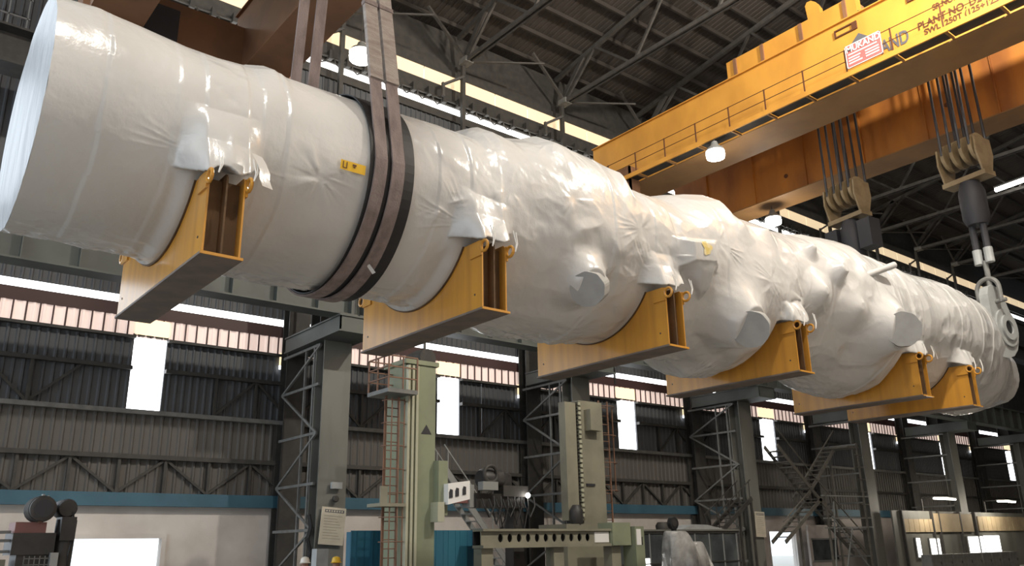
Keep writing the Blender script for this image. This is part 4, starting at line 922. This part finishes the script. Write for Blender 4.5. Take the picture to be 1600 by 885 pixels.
# ---- workers
def worker(loc, hat, lbl, rot):
    p = empty('person', loc, lbl, 'person', 'workers at the foot of the column'); p.rotation_euler = (0, 0, rot)
    J = [(0, 0, .95, .15, .11), (0, 0, 1.15, .14, .10), (0, 0, 1.36, .17, .11), (0, 0, 1.46, .07, .06), (0, -.01, 1.53, .075, .085), (0, -.01, 1.62, .085, .10), (0, 0, 1.68, .06, .075),
         (.19, 0, 1.38, .06, .06), (.25, .0, 1.12, .05, .05), (.25, -.12, .9, .04, .04), (.25, -.17, .83, .045, .025),
         (-.19, 0, 1.38, .06, .06), (-.25, .0, 1.12, .05, .05), (-.25, -.12, .9, .04, .04), (-.25, -.17, .83, .045, .025),
         (.1, 0, .86, .09, .09), (.11, -.02, .48, .065, .065), (.11, .02, .09, .045, .05), (.11, -.14, .04, .045, .03),
         (-.1, 0, .86, .09, .09), (-.11, -.02, .48, .065, .065), (-.11, .02, .09, .045, .05), (-.11, -.14, .04, .045, .03)]
    E_ = [(0, 1), (1, 2), (2, 3), (3, 4), (4, 5), (5, 6), (2, 7), (7, 8), (8, 9), (9, 10), (2, 11), (11, 12), (12, 13), (13, 14), (0, 15), (15, 16), (16, 17), (17, 18), (0, 19), (19, 20), (20, 21), (21, 22)]
    me = bpy.data.meshes.new('body'); me.from_pydata([j[:3] for j in J], E_, []); me.update()
    o = link('body', me, p); md = o.modifiers.new('skin', 'SKIN'); o.modifiers.new('sub', 'SUBSURF').levels = 1
    o.modifiers['sub'].render_levels = 1
    for v, j in zip(me.skin_vertices[0].data, J): v.radius = (j[3], j[4])
    me.skin_vertices[0].data[0].use_root = True
    me.materials.append(M_['cloth'])
    # head over the collar
    h = MB().lathe([(.03, 1.47), (.07, 1.50), (.085, 1.56), (.09, 1.62), (.08, 1.68), (.03, 1.73)], (0, -.01, 0), 'z', 16).build('head', 'skin', p, True)
    MB().prism([(-.015, 1.58), (.015, 1.58), (.018, 1.545), (-.018, 1.545)], 'y', -.125, -.09).build('nose', 'skin', h)
    for s_ in (-1, 1): MB().lathe([(.006, -.104), (.012, -.096)], (s_*.033, 0, 1.60), 'y', 8).build('eye', 'ink', h); MB().lathe([(.012, s_*.085), (.024, s_*.1)], (0, 0, 1.59), 'x', 8).build('ear', 'skin', h)
    MB().box(-.03, .03, -.1, -.09, 1.515, 1.523).build('mouth', 'inkb', h)
    MB().lathe([(.135, 1.635), (.14, 1.645), (.11, 1.66), (.105, 1.72), (.085, 1.765), (.03, 1.79)], (0, -.01, 0), 'z', 20).build('helmet', hat, p, True)
    for z0, z1 in ((.02, .07),):
        for s_ in (-.11, .11): MB().box(s_-.05, s_+.05, -.2, .08, 0, .09).build('shoe', 'ink', p)
    return p
worker((10.45, 20, -.03), 'hat_y', 'worker in a yellow helmet below the tilted notice', R(150))
worker((9.6, 20, -.02), 'hat_w', 'worker in a white cap beside the grey cabinet', R(120))

# ---- glazed booth and draped machine
gb = empty('glazed_booth', (25.9, 25.3, 0), 'dark glazed booth with thin frames behind the draped machine', 'booth')
for k in range(8): MB().box(k*1.0+.03, k*1.0+.97, 0, .03, .1, 2.35).build('pane', 'glass', gb)
for k in range(9): MB().box(k*1.0-.03, k*1.0+.03, -.03, .06, 0, 2.4).build('mullion', 'alu', gb)
MB().box(-.05, 8.1, -.05, .06, 2.35, 2.45).box(-.05, 8.1, -.05, .06, 1.1, 1.15).build('rail', 'dark', gb); MB().box(-.1, 8.2, -.1, 1.2, 2.45, 2.52).build('roof_slab', 'steel', gb)
MB().prism([(4.2, 2.52), (7.2, 2.52), (6.0, 2.72), (5.0, 2.74)], 'y', 0, 1.4).build('roof_sheet', 'lug', gb); MB().lathe([(.3, 2.52), (.32, 2.7), (.22, 2.85)], (3.6, .6, 0), 'z', 14).build('vent_cap', 'dark', gb, True)
MB().box(.95, 1.95, -.02, -.01, .55, 1.35).build('lit_window', 'strip_w', gb)
dm = empty('draped_machine', (27.6, 23.6, 0), 'machine draped in crumpled grey plastic film with a black wheel on top', 'machine')
nu, nv = 40, 26; vs = []
for i in range(nv+1):
    f = i/nv
    for j in range(nu):
        t = 2*math.pi*j/nu; rad = (.40+.52*f**.6)*(1+.13*math.sin(5*t+f*4)*f+.06*math.sin(11*t+3*f)*f+.2*math.cos(t-.3)*f)
        vs.append((.45*f+rad*math.cos(t)*1.1, rad*math.sin(t)*.8, 2.42-2.0*f**1.35+.12*math.sin(3*t)*f*(1-f)))
MB().add(vs, [(i*nu+j, i*nu+(j+1) % nu, (i+1)*nu+(j+1) % nu, (i+1)*nu+j) for i in range(nv) for j in range(nu)]+[tuple(range(nu))]).build('film_drape', 'film', dm, True)
vs = []
for i in range(17):
    f = i/16
    for j in range(30):
        t = 2*math.pi*j/30; rad = (.22+.42*f**.6)*(1+.14*math.sin(4*t+5*f)*f+.07*math.sin(9*t)*f); vs.append((1.15+.25*f+rad*math.cos(t), -.1+rad*math.sin(t)*.8, 2.0-1.6*f**1.3))
MB().add(vs, [(i*30+j, i*30+(j+1) % 30, (i+1)*30+(j+1) % 30, (i+1)*30+j) for i in range(16) for j in range(30)]+[tuple(range(30))]).build('film_drape', 'film', dm, True)
MB().box(-.3, 1.3, -.4, .5, 0, .9).build('machine_base', 'motor_r', dm); MB().lathe([(.15, -.12), (.25, -.09), (.25, .09), (.15, .12)], (-.2, -.1, 2.72), 'y', 20).build('wheel', 'rubber', dm, True); MB().lathe([(.14, -.13), (.14, -.1)], (-.24, -.1, 2.72), 'y', 14).build('wheel_hub', 'motor', dm, True); MB().box(-.24, -.08, -.16, -.02, 2.1, 2.6).build('wheel_post', 'rubber', dm)
gc = empty('green_cabinet', (25.0, 23.9, 0), 'small green machine cabinet at the end of the perforated beam', 'cabinet'); MB().box(0.25, .75, -.3, .4, 0, 2.6).build('body', 'mgreen', gc); MB().box(.3, .55, -.32, -.3, 1.9, 2.5).build('door', 'white', gc); MB().box(.58, .61, -.34, -.32, 1.9, 2.2).build('handle', 'dark', gc)
for k, (x, z) in enumerate(((27.3, 3.75), (29.9, 3.6))):
    pl = empty('pipe_post', (x, 30, 0), ['slim pipe post with white tip, the taller of two', 'slim pipe post with white tip, the shorter of two'][k], 'post'); MB().tube((0, 0, 0), (0, 0, z-.2), .03, 6).build('pipe', 'rust', pl); MB().tube((0, 0, z-.2), (0, 0, z), .06, 8).build('tip', 'white', pl)
ss_ = stair('short_stair', (34.8, 27.0, 2.3), (37.8, 27.0, 4.1), .8, 9, 'short dark stair with railings beside the notice column', 'dark')
for x, z in ((.1, 0), (2.9, 1.7)):
    for y in (0, .8): MB().box(x-.05, x+.05, y-.05, y+.05, -2.3, z).build('support_post', 'dark', ss_)

# ---- steel stair tower
st = empty('stair_tower', (38.5, 26, 0), 'steel stair tower of crossing flights near the far columns', 'stairs')
def flight(p, q, n):
    p, q = Vector(p), Vector(q); d_ = q-p
    f = MB().bar(p, q, .06, .2).bar(p+Vector((0, .8, 0)), q+Vector((0, .8, 0)), .06, .2).build('flight', 'scaf', st)
    for k in range(1, n):
        c_ = p+d_*k/n; MB().box(c_.x-.18, c_.x+.18, 0+p.y, p.y+.8, c_.z-.03, c_.z+.03).build('tread', 'scaf', f)
    MB().bar(p+Vector((0, 0, 1)), q+Vector((0, 0, 1)), .05).build('handrail', 'scaf', f)
flight((.4, .0, 1.9), (4.3, .0, 4.2), 9); flight((4.3, 1.0, 4.2), (8.0, 1.0, 7.2), 11); flight((8.2, .0, 1.2), (3.6, .0, 4.4), 11); flight((3.6, 0, 4.4), (.6, 0, 6.8), 9)
for x in (4.6, 8.6):
    for y in (0, 1.8): MB().box(x-.05, x+.05, y-.05, y+.05, 0, 7.4 if x > 6 else 4.5).build('tower_post', 'scaf', st)
for z in (2.6, 3.1, 4.3): MB().bar((4.2, 0, z), (9.2, 0, z+.05), .07).build('platform_rail', 'alu', st)
for a, b in (((4.9, -.1, 3.2), (8.4, -.1, .2)), ((6.8, -.1, 2.6), (5.6, -.1, .2)), ((4.6, -.1, 0), (5.2, -.1, 4.0))): MB().bar(a, b, .06).build('brace', 'alu', st)
MB().box(7.6, 8.9, 0, 1.8, 7.1, 7.2).build('top_landing', 'scaf', st)
for k in range(6): MB().bar((8.2, -.05, 3.2+k*.7), (9.0, -.05, 3.2+k*.7), .05).build('rung', 'scaf', st)

# ---- partition offices on the far side
po = empty('partition_office', (52.8, 27.3, 0), 'row of tan partition offices with lit windows along the far wall', 'partition')
po.scale = (.91, 1, .95)
MB().box(0, 24, .1, .2, 0, 3.9).build('backing', 'steel', po)
for k in range(6): MB().box(1.2+k*.75, 1.2+k*.75+.7, 0, .1, 2.5, 3.35).build('tan_panel', 'tan', po)
MB().box(5.6, 11.9, -.05, .1, 2.5, 3.75).build('tan_board', 'tan', po)
for k in range(14): MB().box(13.0+k*.8, 13.0+k*.8+.76, 0, .1, 2.55, 3.6).build('tan_panel', 'tan', po)
for a, b, z0, z1 in ((4.6, 6.0, .95, 2.05), (10.7, 13.2, .9, 2.15), (13.4, 16.2, .9, 2.2), (2.6, 3.1, .9, 2.1)):
    wo = MB().box(a-.08, b+.08, -.02, .05, z0-.08, z1+.08).build('window_frame', 'alu', po); MB().box(a, b, -.04, -.02, z0, z1).build('lit_pane', 'strip_p' if False else 'win_w', wo) if 'win_w' in M_ else MB().box(a, b, -.04, -.02, z0, z1).build('lit_pane', 'strip_w', wo)
for x in (1.0, 5.4, 6.4, 9.8, 12.4): MB().box(x, x+.15, -.08, .1, 0, 3.9).build('post', 'dark', po)
for k in range(9):
    lk = empty('locker', (51+k*1.35, 24.5, 0), 'grey low locker, %s of the row before the partition offices' % ORD[k], 'locker', 'grey lockers'); MB().box(0, 1.25, 0, .6, 0, 1.05).build('body', 'steel_l', lk); MB().box(.06, 1.19, -.02, 0, .08, .98).build('door', 'steel_l', lk); MB().box(1.05, 1.1, -.05, -.02, .5, .65).build('handle', 'dark', lk)
for k, x in enumerate((57.0, 66.5)):  # tubes and point lights added to brighten the tan boards
    ol = empty('office_tube_light', (x, 25.9, 4.4), ['tube light above the tan board of the partition offices', 'tube light above the tan panel row of the partition offices'][k], 'lamp')
    MB().tube((-1.5, 0, 0), (1.5, 0, 0), .05, 8).build('tube', 'lamp', ol, True); MB().box(-1.6, 1.6, -.08, .08, .05, .12).build('tray', 'alu', ol); MB().box(-.05, .05, 0, 1.55, .08, .14).box(-.05, .05, 1.5, 1.6, -.65, .14).build('bracket_arm', 'dark', ol)
    ld = bpy.data.lights.new('tube_glow', 'POINT'); ld.energy = 260; ld.color = (1, .9, .75); ld.shadow_soft_size = .3
    lo = bpy.data.objects.new('tube_glow', ld); COL.objects.link(lo); lo.parent = ol; lo.location = (0, -.2, -.3)
wc = empty('wall_cabin', (45, 30.6, 0), 'pale cabin wall beside the far bright doorway', 'cabin'); MB().box(3.3, 8.2, 0, .15, 0, 2.9).build('wall_panel', 'block', wc); MB().box(3.6, 6.4, -.03, 0, .8, 2.0).build('window_pane', 'glass', wc); MB().box(3.5, 6.5, -.05, 0, 2.0, 2.1).box(3.5, 6.5, -.05, 0, .7, .8).build('window_frame', 'alu', wc)
